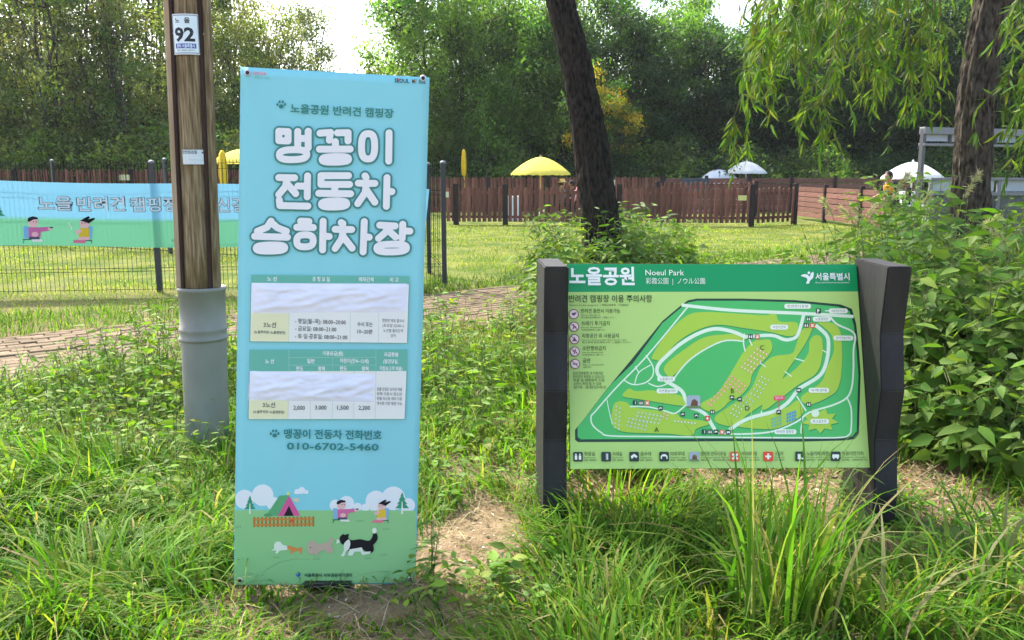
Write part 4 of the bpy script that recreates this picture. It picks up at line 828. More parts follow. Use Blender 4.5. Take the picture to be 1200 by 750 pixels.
# return section and rear line
RC = G(509, 322); rdv = (RC-FB)[:2]; rl = np.linalg.norm(rdv)
wire_fence('wire_fence', (FB[:2]+np.array([-.085, .1]), rdv/rl), rl+.1, 1.62, [rl], 'short wire fence panel running back from the end post right of the blue banner', wires=.3)
RA = G(200, 297); RB_ = P(62, 203, 17.8); rv = (RA[:2]-np.array([RB_[0], RB_[1]])); ll = np.linalg.norm(rv); ru = rv/ll
wire_fence('wire_fence', (RA[:2]-ru*(ll*2), ru), ll*2+4.0, 1.74, [ll, ll*2, ll*3, .05], 'farther wire mesh fence behind the cloth banner with round capped posts', wires=.09, wr=.005)
def build_cloth():
    A = FA[:2]-fu*3.6; W = np.linalg.norm(FA[:2]+fu*(FLEN)-A)-.17
    root_loc = (A[0], A[1], 0); rz = math.atan2(fu[1], fu[0])
    nrm_ = np.array([fu[1], -fu[0]])
    def hit(px, py):
        d = ray(px, py); q = CAM-np.array([A[0], A[1], 0]); q[:2] -= nrm_*.045; t = -(q[:2]@nrm_)/(d[:2]@nrm_); p_ = CAM+t*d; return np.array([(p_[:2]-A)@fu, p_[2]])
    TL, TR_, BR, BL = hit(0, 211.5), hit(503, 221), hit(496, 290.5), hit(0, 288.5)
    x1 = TR_[0]; kx = (TR_[1]-TL[1])/(TR_[0]-TL[0]); kb = (BR[1]-BL[1])/(BR[0]-BL[0])
    top = lambda u: TL[1]+(u-TL[0])*kx+.012*np.sin(u*1.7); bot = lambda u: BL[1]+(u-BL[0])*kb-.01*np.sin(u*2.1)
    o = bpy.data.objects.new('x', None); bpy.data.objects.remove(o)
    wv = lambda u, v: -.012-.01*np.sin(u*2.3+v)-.006*np.sin(u*7+v*3)
    nu, nv = 220, 16; U, Vv = np.meshgrid(np.linspace(.02, x1, nu), np.linspace(0, 1, nv)); U = U.ravel(); Vv = Vv.ravel()
    # bottom right corner pulls in
    UU = U-np.clip((U-(x1-.3))/.3, 0, 1)*(1-Vv)*.09
    Z = bot(U)*(1-Vv)+top(U)*Vv; V = np.stack([UU, wv(UU, Z)-.033, Z], 1)
    i = np.arange((nv-1)*(nu-1)); r = i//(nu-1); c = i % (nu-1); a = r*nu+c; me = mesh_np('cloth_banner', V, [np.stack([a, a+1, a+nu+1, a+nu], 1)], True)
    vv = (Z-bot(U))/(top(U)-bot(U)); hz = .405+0*U
    sky = np.array(lin(135, 198, 222)); gr = np.array(lin(116, 190, 146)); C = np.where((vv < hz)[:, None], gr, sky); vcol(me, C)
    ob = link('cloth_banner', me, M['cloth_print'], label='long light blue and green cloth banner with Korean lettering tied along the wire fence', cat='cloth banner')
    ob.location = root_loc; ob.rotation_euler = (0, 0, rz)
    # artwork
    class PB(Print):
        def loc(s, pts): return np.array([hit(*q) for q in np.atleast_2d(pts)])
    p = PB([(0, 0), (1, 0), (1, 1), (0, 1)], 1, 1, lambda u, v: np.stack([u*0, wv(u, v)-.0335, u*0], 1), .00025, .0015)
    p.k = (hit(200, 240)[0]-hit(100, 240)[0])/100
    T = TR(0, 150, 3.7517); dk = lin(60, 92, 110)
    ol = lin(74, 96, 108); wt = lin(225, 236, 244)
    for s_, x0, x1_, y in (('노을', 45.3, 84.5, 238.6), ('반려견', 91, 147, 239.3), ('캠핑장', 153, 210, 239.9), ('신걸', 254, 287, 240.6)):
        p.text(s_, (x0+x1_)/2, y, 19, ol, bold=.04, fit=x1_-x0+1.6, z=.004); p.text(s_, (x0+x1_)/2, y, 19, wt, bold=.012, fit=x1_-x0-.6, z=.0052)
    p.build('lettering', M['cloth_print'], ob)
    # campers: drawing units remapped from the tall banner
    def TB(x, y): # first camper
        if x < 740: return (27+(x-578)*.265, 254+(y-243)*.262)
        return (81+(x-762)*.265, 253.2+(y-243)*.262)
    campers(p, TB, .262)
    pine(p, lambda x, y: (x, y), -4, 236, 256, 10, 1)
    p.text('서울특별시', 207, 281.7, 4, K_, 'c', fit=12)
    p.build('picture', M['cloth_print'], ob)
build_cloth()
# ------------------------------------------------------------------ wooden fences
def picket_fence(name, A, B, h, label, n, gate=None, posts=(), wd=.105, z0=.1, post_h=None, group=None, single=True):
    A = np.array(A[:2]); B = np.array(B[:2]); L_ = np.linalg.norm(B-A); u = (B-A)/L_
    root = empty(name, (A[0], A[1], 0), label, 'wooden fence', group, math.atan2(u[1], u[0]))
    ms = []
    for k in range(4):
        m_ = bpy.data.meshes.new('picket'); hw = wd/2*(.96+.03*k); t = .011; hh = h-z0+(-.012, .01, 0, .006)[k]
        pr = [(-hw, 0), (hw, 0), (hw, hh-.05), (hw*.5, hh-.01), (0, hh), (-hw*.5, hh-.01), (-hw, hh-.05)]
        V = [(x, -t, z) for x, z in pr]+[(x, t, z) for x, z in pr]; nn = len(pr)
        m_.from_pydata(V, [], [tuple(range(nn)), tuple(range(2*nn-1, nn-1, -1))]+[(i, i+nn, (i+1) % nn+nn, (i+1) % nn) for i in range(nn)])
        m_.materials.append(M['brown']); ms.append(m_)
    for k in range(n):
        x = (k+.5)*L_/n
        o = link('picket', ms[(k*7+k//3) % 4], parent=root, loc=(x, -.03, z0+random.uniform(-.008, .008))); o.rotation_euler = (0, random.uniform(-.012, .012), random.uniform(-.03, .03))
    for z in (z0+.14, h-.16):
        g = MB(); g.box(L_/2, .012, z, L_, .045, .075); link('rail', g.mesh('rail'), M['brown'], parent=root)
    g = MB(); ph = post_h or h+.04; g.box(0, 0, 0, .15, .13, ph, bev=.012); pm = g.mesh('post')
    for s_ in posts: link('post', pm, M['brown_dark'], parent=root, loc=(s_*L_, .0, ph/2-.02))
    return root
def atb(px, py): return G(px, py)
A_, B_ = atb(523, 263.5), atb(880, 265.5)
hf = P(700, 219.5, (A_[1]+B_[1])/2)[2]
def fr(x): return (x-523)/(880-523)
f1 = picket_fence('picket_fence', A_, B_, hf, 'front dark brown picket fence across the lawn under the yellow umbrella', 58, posts=[fr(535), fr(594), fr(728), 1.0], post_h=hf+.12)
C_ = atb(930, 263)
picket_fence('picket_fence', B_+np.array([.1, 0, 0]), C_, hf, 'short brown picket fence at the right end, by the dark corner posts', 8, posts=[1.0], post_h=hf+.12)
f2 = picket_fence('picket_fence', P(500, 215, 31), P(775, 215, 33), P(600, 207.5, 32)[2], 'rear dark brown picket fence behind the open yellow umbrella', 66, posts=[0, .25, .5, .75, 1])
picket_fence('picket_fence', P(775, 222, 26.4)+np.array([0, .7, 0]), P(885, 222, 29), P(800, 212.5, 29)[2], 'brown picket fence with a slanting top rail behind the front corner', 20, posts=[0, 1])
picket_fence('picket_fence', P(-120, 215, 25), P(290, 215, 26), P(150, 198.5, 25.5)[2], 'dark brown picket fence seen above the cloth banner on the left', 66, posts=[0, .33, .66, 1])
def board_fence(name, A, B, h, label, bays, nb, gaps=(), missing=()):
    A = np.array(A[:2]); B = np.array(B[:2]); L_ = np.linalg.norm(B-A); u = (B-A)/L_
    root = empty(name, (A[0], A[1], 0), label, 'wooden fence', None, math.atan2(u[1], u[0])); bw = L_/bays; bh = (h-.1)/nb
    g = MB(); g.box(0, 0, 0, .12, .12, h+.14, bev=.01); pm = g.mesh('post'); g = MB(); g.box(0, 0, 0, bw-.125, .028, bh-.022, bev=.004); bm_ = g.mesh('board')
    for k in range(bays+1): link('post', pm, M['brown_dark'], parent=root, loc=(k*bw, 0, h/2+.02))
    for k in range(bays):
        for j in range(nb):
            if (k, j) in missing: continue
            o = link('board', bm_, M['brown2'], parent=root, loc=((k+.5)*bw, random.uniform(-.004, .004), .1+(j+.5)*bh)); o.rotation_euler = (0, random.uniform(-.004, .004), 0)
    return root
b0 = atb(931, 256); b1 = atb(1060, 276); board_fence('board_fence', b0, b1, P(957, 219.5, atb(957, 260)[1])[2], 'brown horizontal board fence with pale gaps beside the picket corner', 3, 6)
board_fence('board_fence', P(778, 215, 33.4), P(1080, 215, 33), P(900, 208.5, 33.2)[2], 'rear dark board fence below the small white umbrella', 6, 6)
# small notices on fences
def notice(px, py, Y, w_, h_, col, label, cat='notice', t=.01):
    p_ = P(px, py, Y); g = MB(); g.box(0, 0, 0, w_, t, h_, bev=.002); m_ = g.mesh('notice'); o = link('notice', m_, mat_flat('notice_face', col, .6, .3), label=label, cat=cat); o.location = p_; return o
notice(870, 232, B_[1]-.13, .24, .14, (.62, .58, .2), 'small yellow notice on the picket fence left of the corner post')
notice(523.5, 228, A_[1]-.13, .12, .16, (.6, .6, .42), 'small pale notice at the left end of the front picket fence')
notice(146, 208, 24.9, .3, .16, (.6, .55, .3), 'small cream notice on the far picket fence above the cloth banner')
notice(718, 214, 31.5, .18, .2, (.6, .55, .35), 'pale box on the rear picket fence just right of the middle tree trunk')
# cloth draped over rear fence
def drape():
    V = []; n, m_ = 14, 10; c = P(815, 209, 33.2); w_, h_ = 1.05, .62
    for j in range(m_+1):
        for i in range(n+1):
            V.append(((i/n-.5)*w_*(1+.1*j/m_), -.06-.03*math.sin(i*1.3)-.02*math.sin(i*2.9+j*.4), -h_*j/m_+.03*math.sin(i*.9)))
    for i in range(n+1): V.append(((i/n-.5)*w_, .1, -.02))
    Fc = [(j*(n+1)+i, j*(n+1)+i+1, (j+1)*(n+1)+i+1, (j+1)*(n+1)+i) for j in range(m_) for i in range(n)]
    k = (m_+1)*(n+1); Fc += [(i, k+i, k+i+1, i+1) for i in range(n)]
    o = link('draped_cloth', mesh_np('draped_cloth', V, [Fc], True), M['bluegrey'], label='dark blue grey cloth hung over the rear board fence', cat='cloth'); o.location = c
drape()
# ------------------------------------------------------------------ umbrellas
def umbrella(px, py_top, Y, wpx, hpx, mat, label, name='patio_umbrella', polemat=None, closed=False, n=8):
    p_ = P(px, py_top, Y); k = Y/1000; R_ = wpx*k/2; H_ = hpx*k; zt = p_[2]
    root = empty(name, (p_[0], p_[1], 0), label, 'umbrella'); root.rotation_euler = (0, 0, random.uniform(0, .4))
    pm = polemat or M['white_paint']
    if closed:
        g = MB(); prof = []
        g.lathe([(.05, 0), (.075, .05), (.085, .3*H_), (.08, .6*H_), (.06, .9*H_), (.02, H_)], 12, (0, 0, zt-H_)); me = g.mesh('folded_canopy')
        for v in me.vertices:
            a = math.atan2(v.co.y, v.co.x); f = 1+.22*math.cos(a*6); v.co.x *= f; v.co.y *= f
        link('folded_canopy', me, mat, parent=root)
        g = MB(); g.tube([(0, 0, 0), (0, 0, zt-H_+.1)], .022, 8); link('pole', g.mesh('pole'), pm, parent=root); return root
    V = []; Fc = []; rings = 7; seg = n*6
    for j in range(rings+1):
        f = j/rings
        for i in range(seg):
            a = 2*math.pi*i/seg; ph = (i % 6)/6; sag = math.sin(ph*math.pi)
            r = R_*f*(1-.035*sag*f); z = H_*(1-f**1.7*.97)-.03*sag*f*H_
            V.append((r*math.cos(a), r*math.sin(a), zt-H_+z+.02))
    for j in range(rings):
        for i in range(seg): Fc.append((j*seg+i, j*seg+(i+1) % seg, (j+1)*seg+(i+1) % seg, (j+1)*seg+i))
    o = (rings+1)*seg; base = rings*seg   # valance
    for i in range(seg): v = V[base+i]; V.append((v[0]*1.005, v[1]*1.005, v[2]-.09*H_-(.03*H_ if i % 2 else 0)))
    for i in range(seg): Fc.append((base+i, base+(i+1) % seg, o+(i+1) % seg, o+i))
    link('canopy', mesh_np('canopy', V, [Fc], True), mat, parent=root)
    for i in range(n):
        a = 2*math.pi*i/n; g = MB(); g.tube([(0, 0, zt-.06)]+[(R_*f*math.cos(a), R_*f*math.sin(a), zt-.02-H_*.97*f**1.7) for f in (.35, .7, .97)], .009, 4)
        link('rib', g.mesh('rib'), pm, parent=root)
    g = MB(); g.tube([(0, 0, 0), (0, 0, zt)], .024, 8); link('pole', g.mesh('pole'), pm, parent=root)
    g = MB(); g.lathe([(.03, 0), (.035, .03), (.012, .08)], 8, (0, 0, zt)); link('finial', g.mesh('finial'), pm, parent=root)
    g = MB(); g.lathe([(.28, 0), (.28, .05), (.05, .08), (.04, .25)], 14); link('base', g.mesh('base'), M['dark_grey'], parent=root)
    return root
wood_l = mat_flat('pale_wood', (.45, .33, .17), .7, .3)
umbrella(633.5, 184.5, 28.5, 71, 19, M['yellow'], 'open yellow patio umbrella over the picket fence in mid picture', polemat=wood_l)
umbrella(284, 175.5, 21, 70, 15, M['yellow'], 'open yellow umbrella half hidden behind the tall blue banner', polemat=wood_l)
umbrella(543.5, 175, 33, 4, 30, M['yellow_paint'], 'folded yellow umbrella standing upright behind the rear picket fence', closed=True, name='folded_umbrella', polemat=M['yellow_paint'])
umbrella(260, 176, 20, 7, 40, M['yellow_paint'], 'folded yellow umbrella just left of the tall blue banner', closed=True, name='folded_umbrella', polemat=M['yellow_paint'])
umbrella(875, 189.5, 34.6, 48, 13, M['white'], 'small open white umbrella beyond the rear board fence')
umbrella(1070, 190.5, 24, 69, 18, M['white'], 'large open white umbrella by the grey steel frame', )
# dome tents
def tent(px, py, Y, wpx, hpx, mat, label):
    p_ = P(px, py, Y); k = Y/1000; R_ = wpx*k/2; root = empty('dome_tent', (p_[0], p_[1], 0), label, 'tent'); Hh = p_[2]
    V = []; Fc = []; n, m_ = 28, 8
    for j in range(m_+1):
        f = j/m_*math.pi/2
        for i in range(n):
            a = 2*math.pi*i/n; sq = (abs(math.cos(a))**4+abs(math.sin(a))**4)**-.25*.9; V.append((R_*sq*math.cos(a)*math.cos(f), R_*.8*sq*math.sin(a)*math.cos(f), Hh*math.sin(f)**.85))
    for j in range(m_):
        for i in range(n): Fc.append((j*n+i, j*n+(i+1) % n, (j+1)*n+(i+1) % n, (j+1)*n+i))
    link('tent_fabric', mesh_np('tent_fabric', V, [Fc], True), mat, parent=root)
    for s_ in (1, -1):
        g = MB(); pts = []
        for f in np.linspace(-1, 1, 15):
            pts.append((R_*1.02*f*.9, s_*R_*.72*f*.9, Hh*1.015*math.cos(f*math.pi/2)**.85+.01))
        g.tube(pts, .022, 5); link('tent_pole', g.mesh('tent_pole'), M['black'], parent=root)
pale = mat_flat('pale_tent_fabric', (.75, .8, .82), .7, .3, 0, .3)
tent(843, 198.5, 34.8, 66, 10, pale, 'pale domed tent left of the small white umbrella'); tent(826, 203, 36, 30, 6, pale, 'smaller pale dome tent at the left of the other tent')
# ------------------------------------------------------------------ grey steel frame and panelled wall
def steel():
    Y0, Y1 = 18.0, 19.2
    a0 = P(1081, 149, Y0); a1 = P(1215, 143, Y1); L_ = math.hypot(a1[0]-a0[0], a1[1]-a0[1]); rz = math.atan2(a1[1]-a0[1], a1[0]-a0[0])
    root = empty('steel_frame', (a0[0], a0[1], 0), 'grey steel beam frame with pale infill panels behind the right tree', 'steel frame', None, rz); zt = a0[2]; zb = P(1081, 171, Y0)[2]
    g = MB(); g.box(.04, 0, zt/2-.05, .085, .1, zt+.1-.05, bev=.006); link('post', g.mesh('post'), M['dark_grey'], parent=root)
    for z, hh in ((zt-.07, .14), (zb+.03, .05)):
        g = MB(); g.box(L_*.75, 0, z, L_*1.5, .16, hh, bev=.005); link('beam', g.mesh('beam'), M['grey_metal'], parent=root)
    nb = 4; xs = [.12, .78, 1.44, 2.1, 2.76, 3.4]
    for i in range(5):
        g = MB(); g.box((xs[i]+xs[i+1])/2, .03, (zt+zb)/2-.02, xs[i+1]-xs[i]-.06, .02, zt-zb-.24, bev=.003); link('infill_panel', g.mesh('infill_panel'), M['panel_grey'], parent=root)
        g = MB(); g.box(xs[i+1], 0, (zt+zb)/2-.02, .05, .07, zt-zb-.2); link('divider', g.mesh('divider'), M['dark_grey'], parent=root)
    g = MB(); g.box(3.7, 0, zt/2, .12, .14, zt, bev=.006); link('post', g.mesh('post'), M['dark_grey'], parent=root)
    c0 = P(1090, 208, 16.5); c1 = P(1216, 205, 16.0); L2 = c1[0]-c0[0]; rt = empty('panel_wall', (c0[0], c0[1], 0), 'low grey panelled steel wall behind the right tree trunk', 'low wall', None, -.1)
    zt = c0[2]; zb = P(1090, 227, 16.5)[2]
    for z, hh in ((zt-.03, .05), (zb, .06)): g = MB(); g.box(L2*.6, 0, z, L2*1.2, .12, hh, bev=.004); link('rail', g.mesh('rail'), M['grey_metal'], parent=rt)
    for i in range(4):
        x0 = i*.62; g = MB(); g.box(x0+.31, .02, (zt+zb)/2, .5, .02, zt-zb-.09, bev=.003); link('infill_panel', g.mesh('infill_panel'), M['panel_grey'], parent=rt)
        g = MB(); g.box(x0+.02, 0, zt/2-.03, .06, .08, zt-.06, bev=.004); link('post', g.mesh('post'), M['grey_metal'], parent=rt)
    g = MB(); g.box(L2*.6, .03, zb/2-.03, L2*1.2, .05, zb-.06); link('lower_panel', g.mesh('lower_panel'), M['dark_grey'], parent=rt)
steel()
# ------------------------------------------------------------------ people
def person(loc, rz, joints, rad, edges, cols, label, hat=None, hair=True, scale=1):
    root = empty('person', loc, label, 'person', None, rz)
    names = list(joints); V = [joints[k] for k in names]; E = [(names.index(a), names.index(b)) for a, b in edges]
    R_ = [rad[k] for k in names]
    # five fingers on each hand
    for hnd, elb in (('hl', 'el'), ('hr', 'er')):
        h = np.array(joints[hnd]); d = norm(h-np.array(joints[elb])); s_ = norm(np.cross(d, (0, 0, 1.0))+1e-6)
        for k, off in enumerate((-.032, -.011, .011, .032)):
            a = len(V); V.append(tuple(h+d*.045+s_*off)); V.append(tuple(h+d*(.085+.008*(1-abs(k-1.4)))+s_*off*1.1+np.array([0, 0, -.012]))); R_ += [.010, .007]; E += [(names.index(hnd), a), (a, a+1)]
        a = len(V); V.append(tuple(h+d*.02+s_*.05)); V.append(tuple(h+d*.05+s_*.062)); R_ += [.011, .008]; E += [(names.index(hnd), a), (a, a+1)]
    me = bpy.data.meshes.new('body'); me.from_pydata(V, E, []); o = bpy.data.objects.new('body', me); COL.objects.link(o)
    md = o.modifiers.new('s', 'SKIN'); md.use_smooth_shade = True
    for i, r in enumerate(R_): me.skin_vertices[0].data[i].radius = (r, r)
    me.skin_vertices[0].data[names.index('pel')].use_root = True
    sb = o.modifiers.new('u', 'SUBSURF'); sb.levels = 1; sb.render_levels = 1
    dg = bpy.context.evaluated_depsgraph_get(); m2 = bpy.data.meshes.new_from_object(o.evaluated_get(dg)); bpy.data.objects.remove(o)
    for m_ in cols: m2.materials.append(m_)
    jl = [(np.array(joints[a]), np.array(joints[b]), s_) for a, b, s_ in SEGM]
    for f in m2.polygons:
        c = np.array(f.center); bd, bs = 9, 0
        for a, b, s_ in jl:
            ab = b-a; t = np.clip(((c-a)@ab)/max(ab@ab, 1e-9), 0, 1); d_ = np.linalg.norm(c-a-t*ab)
            if d_ < bd: bd, bs = d_, s_
        f.material_index = bs; f.use_smooth = True
    m2.name = 'body'; link('body', m2, parent=root)
    hd = Vector(joints['hd']); g = MB(); g.lathe([(.002, -.115), (.05, -.10), (.067, -.06), (.075, 0), (.077, .04), (.066, .085), (.04, .115), (.002, .125)], 16); hm = g.mesh('head')
    for v in hm.vertices:
        v.co.y *= 1.16
        if v.co.y < -.04 and abs(v.co.x) < .02: v.co.y -= .018*max(0, 1-abs(v.co.z+.01)/.04)
    h = link('head', hm, cols[0], parent=root, loc=hd)
    for sx in (-1, 1):
        g = MB(); g.lathe([(.002, -.008), (.009, 0), (.002, .008)], 8); link('eye', g.mesh('eye'), M['hair'], parent=h, loc=(sx*.028, -.076, .012))
        g = MB(); g.box(0, 0, 0, .014, .03, .05, bev=.005); link('ear', g.mesh('ear'), cols[0], parent=h, loc=(sx*.078, .005, 0))
    g = MB(); g.box(0, 0, 0, .04, .012, .008, bev=.002); link('mouth', g.mesh('mouth'), M['pink'], parent=h, loc=(0, -.074, -.055))
    if hair:
        g = MB(); g.lathe([(.074, -.05), (.086, 0), (.088, .045), (.074, .095), (.045, .128), (.002, .138)], 16); m_ = g.mesh('hair')
        for v in m_.vertices: v.co.y = v.co.y*1.14+.018; v.co.z += .02*(v.co.y < -.04)
        link('hair', m_, M['hair'], parent=h)
    if hat:
        g = MB(); g.lathe([(.155, .035), (.16, .045), (.1, .06), (.095, .11), (.075, .145), (.002, .155)], 20); link('hat', g.mesh('hat'), hat, parent=h)
    return root
SEGM = [('pel', 'ch', 1), ('ch', 'nk', 1), ('ch', 'sl', 1), ('ch', 'sr', 1), ('sl', 'el', 1), ('sr', 'er', 1), ('el', 'hl', 0), ('er', 'hr', 0), ('nk', 'hd', 0), ('pel', 'kl', 2), ('pel', 'kr', 2), ('kl', 'al', 2), ('kr', 'ar', 2), ('al', 'tl', 3), ('ar', 'tr', 3)]
EDG = [('pel', 'ch'), ('ch', 'nk'), ('nk', 'hd'), ('ch', 'sl'), ('ch', 'sr'), ('sl', 'el'), ('sr', 'er'), ('el', 'hl'), ('er', 'hr'), ('pel', 'pl'), ('pel', 'pr'), ('pl', 'kl'), ('pr', 'kr'), ('kl', 'al'), ('kr', 'ar'), ('al', 'tl'), ('ar', 'tr')]
RAD = dict(pel=.13, ch=.15, nk=.06, hd=.055, sl=.075, sr=.075, el=.045, er=.045, hl=.033, hr=.033, pl=.095, pr=.095, kl=.062, kr=.062, al=.042, ar=.042, tl=.035, tr=.035)
def seated(s=1, zs=.45):
    j = dict(pel=(0, 0, zs+.1), ch=(0, -.03, zs+.42), nk=(0, -.04, zs+.6), hd=(0, -.06, zs+.75), sl=(.18, -.03, zs+.52), sr=(-.18, -.03, zs+.52), el=(.24, -.12, zs+.26), er=(-.24, -.12, zs+.26),
             hl=(.14, -.34, zs+.27), hr=(-.14, -.34, zs+.27), pl=(.09, -.04, zs+.07), pr=(-.09, -.04, zs+.07), kl=(.11, -.44, zs+.05), kr=(-.11, -.44, zs+.05), al=(.12, -.42, .09), ar=(-.12, -.42, .09), tl=(.13, -.56, .04), tr=(-.13, -.56, .04))
    return {k: tuple(np.array(v)*s) for k, v in j.items()}
def chair(loc, rz, label, mat):
    root = empty('camp_chair', loc, label, 'chair', None, rz); g = MB(); g.box(0, 0, .42, .5, .45, .03, bev=.01); link('seat', g.mesh('seat'), mat, parent=root)
    g = MB(); g.box(0, .24, .68, .5, .03, .45, bev=.01); link('backrest', g.mesh('backrest'), mat, parent=root)
    for sx in (-1, 1):
        for sy in (-1, 1): g = MB(); g.tube([(sx*.24, sy*.2, 0), (sx*.24, sy*.22, .44 if sy < 0 else .9)], .012, 6); link('leg', g.mesh('leg'), M['black'], parent=root)
    for sx in (-1, 1): g = MB(); g.box(sx*.27, 0, .62, .04, .42, .02); link('armrest', g.mesh('armrest'), M['black'], parent=root)
q = P(657, 215, 28.6); person((q[0], q[1], 0), 1.9, seated(1.0, .42), RAD, EDG, [M['skin'], M['shirt_grey'], M['trousers'], M['black']], 'seated person in a pale sun hat and grey top under the yellow umbrella', hat=M['straw'])
chair((q[0], q[1]+.02, 0), 1.9, 'dark camp chair behind the picket fence under the person in the sun hat', M['shirt_dark'])
q = P(671, 216, 28.9); person((q[0]+.02, q[1], 0), -1.5, seated(.97, .42), RAD, EDG, [M['skin'], M['shirt_dark'], M['trousers'], M['black']], 'seated dark haired person facing the one in the sun hat')
chair((q[0]+.02, q[1]+.02, 0), -1.5, 'dark camp chair behind the picket fence under the dark haired person', M['shirt_dark'])
def standing(s=1, lean=0.):
    j = dict(pel=(0, 0, .93), ch=(0, -.03-lean*.5, 1.25-lean*.1), nk=(0, -.03-lean*.8, 1.43-lean*.22), hd=(0, -.05-lean, 1.58-lean*.25), sl=(.18, -.03-lean*.6, 1.37-lean*.2), sr=(-.18, -.03-lean*.6, 1.37-lean*.2),
             el=(.25, -.06-lean*.8, 1.08-lean*.1), er=(-.25, -.06-lean*.8, 1.08-lean*.1), hl=(.2, -.28-lean, 1.0), hr=(-.2, -.28-lean, 1.0), pl=(.09, 0, .86), pr=(-.09, 0, .86), kl=(.1, -.04, .48), kr=(-.1, -.02, .48), al=(.11, .02, .09), ar=(-.11, .03, .09), tl=(.13, -.12, .04), tr=(-.13, -.12, .04))
    return {k: tuple(np.array(v)*s) for k, v in j.items()}
q = P(679, 226, 27.5); sc = .58; person((q[0], q[1], 0), -.6, standing(sc), {k: v*sc*1.15 for k, v in RAD.items()}, EDG, [M['skin'], M['pink'], M['pink'], M['white_paint']], 'small child in pink standing left of the middle tree trunk', hat=M['pink'])
q = P(1049, 215, 20.5); pr = person((q[0], q[1], 0), -1.1, standing(.93, .22), RAD, EDG, [M['skin'], M['shirt_dark'], M['trousers'], M['black']], 'person in dark clothes and orange vest leaning forward below the large white umbrella')
g = MB(); g.lathe([(.12, 0), (.165, .02), (.19, .12), (.185, .2), (.10, .25), (.07, .255)], 18, (0, 0, 1.02)); vm_ = g.mesh('vest')
for v in vm_.vertices: v.co.y = v.co.y*.78-.13
link('vest', vm_, M['orange'], parent=pr)
# table with white cloth and goods beside the person in orange
q = P(1066, 240, 21); t = empty('folding_table', (q[0], q[1], 0), 'white folding table behind the weeds right of the person in orange', 'table')
g = MB(); g.box(0, 0, .72, .95, .6, .03, bev=.008); link('tabletop', g.mesh('tabletop'), M['white_paint'], parent=t)
for sx in (-1, 1):
    for sy in (-1, 1): g = MB(); g.tube([(sx*.42, sy*.25, 0), (sx*.42, sy*.25, .71)], .013, 6); link('leg', g.mesh('leg'), M['steel'], parent=t)
def boxthing(name, px, Y, z, sx, sy, sz, mat, label, cat):
    q = P(px, 240, Y); r = empty(name, (q[0], q[1], z), label, cat); g = MB(); g.box(0, 0, sz/2, sx, sy, sz, bev=.012); link('body', g.mesh('body'), mat, parent=r)
    g = MB(); g.box(0, 0, sz+.015, sx+.02, sy+.02, .03, bev=.006); link('lid', g.mesh('lid'), mat, parent=r); return r
boxthing('cooler_box', 1062, 21, .736, .34, .26, .3, M['white_paint'], 'white cooler box on the folding table', 'cooler')
boxthing('cooler_box', 1074, 20.4, 0, .5, .35, .4, M['white_paint'], 'white cooler box on the grass in front of the folding table', 'cooler')
boxthing('storage_box', 1112, 15.6, 0, .7, .4, .5, mat_flat('grey_box', (.2, .2, .2), .7, .3), 'grey storage box before the low grey wall', 'box')
boxthing('storage_box', 601, 27.6, 0, .4, .3, .75, M['white_paint'], 'white box showing through the picket fence right of the gate post', 'box')
# ------------------------------------------------------------------ trees
def branch_mesh(g, base, top, r0, r1, n=9, wob=.15, sides=8):
    base = np.array(base, float); top = np.array(top, float); pts = []
    for k in range(n+1):
        t = k/n; p_ = base*(1-t)+top*t; w_ = wob*math.sin(math.pi*t) ; pts.append(tuple(p_+np.array([rng.normal(0, w_*.35), rng.normal(0, w_*.35), 0])))
    g.tube(pts, [r0+(r1-r0)*(k/n)**.8 for k in range(n+1)], sides); return pts
def make_crown(seed, H, spread, z0, ncl, per, leafL, cols, style='round', wts=None, droop=.3):
    global rng
    rng = np.random.default_rng(seed); cl = []
    while len(cl) < ncl:
        u = rng.uniform(-1, 1, 3)
        if style == 'round':
            if np.linalg.norm(u) > 1 or np.linalg.norm(u) < .25: continue
            c = np.array([u[0]*spread*(1-.25*u[1]**2), u[1]*spread, z0+(H-z0)*(.5+.5*u[2])])
        elif style == 'tall':
            zz = rng.random(); rr = spread*(.35+.65*math.sin(math.pi*min(1, zz*.85+.12))); a = rng.uniform(0, 6.28); q = rr*math.sqrt(rng.random()); c = np.array([q*math.cos(a), q*math.sin(a), z0+(H-z0)*zz])
        else:
            if u[2] < -.1 or np.linalg.norm(u) > 1: continue
            c = np.array([u[0]*spread, u[1]*spread, z0+(H-z0)*abs(u[2])])
        cl.append(c)
    cl = np.array(cl); cc = palette(ncl, np.array(cols)*1.3, .3, wts); sz = rng.uniform(.25, .8, ncl)*spread*.17+.10
    ci = np.repeat(np.arange(ncl), per); n = len(ci)
    off = rng.normal(0, 1, (n, 3)); off *= np.array([1, 1, .62 if style != 'tall' else .9])
    if style == 'willow': off *= np.array([.5, .5, 2.4])
    pos = cl[ci]+off*sz[ci][:, None]
    if style == 'willow': pos[:, 2] -= 0
    pos[:, 2] = np.maximum(pos[:, 2], .08)
    d = rng.normal(0, 1, (n, 3)); d[:, 2] -= droop*2; nr = rng.normal(0, .6, (n, 3)); nr[:, 2] += 1
    L_ = leafL*rng.uniform(.6, 1.35, n); col = np.clip(cc[ci]*(1+rng.normal(0, .16, (n, 1))), .003, .8)
    return leaves_mesh('crown', pos, d, nr, L_, L_*(.5 if style != 'willow' else .25), col, 0), cl
OL = [(.10, .135, .035), (.14, .16, .055), (.075, .115, .03), (.17, .185, .075)]
MG_ = [(.07, .15, .022), (.10, .19, .028), (.05, .11, .018), (.13, .22, .04)]
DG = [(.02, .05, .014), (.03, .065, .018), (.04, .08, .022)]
WG = [(.13, .22, .035), (.17, .26, .045), (.10, .18, .03)]
YG_ = [(.42, .30, .02), (.5, .36, .03), (.2, .2, .03)]
kinds = {}
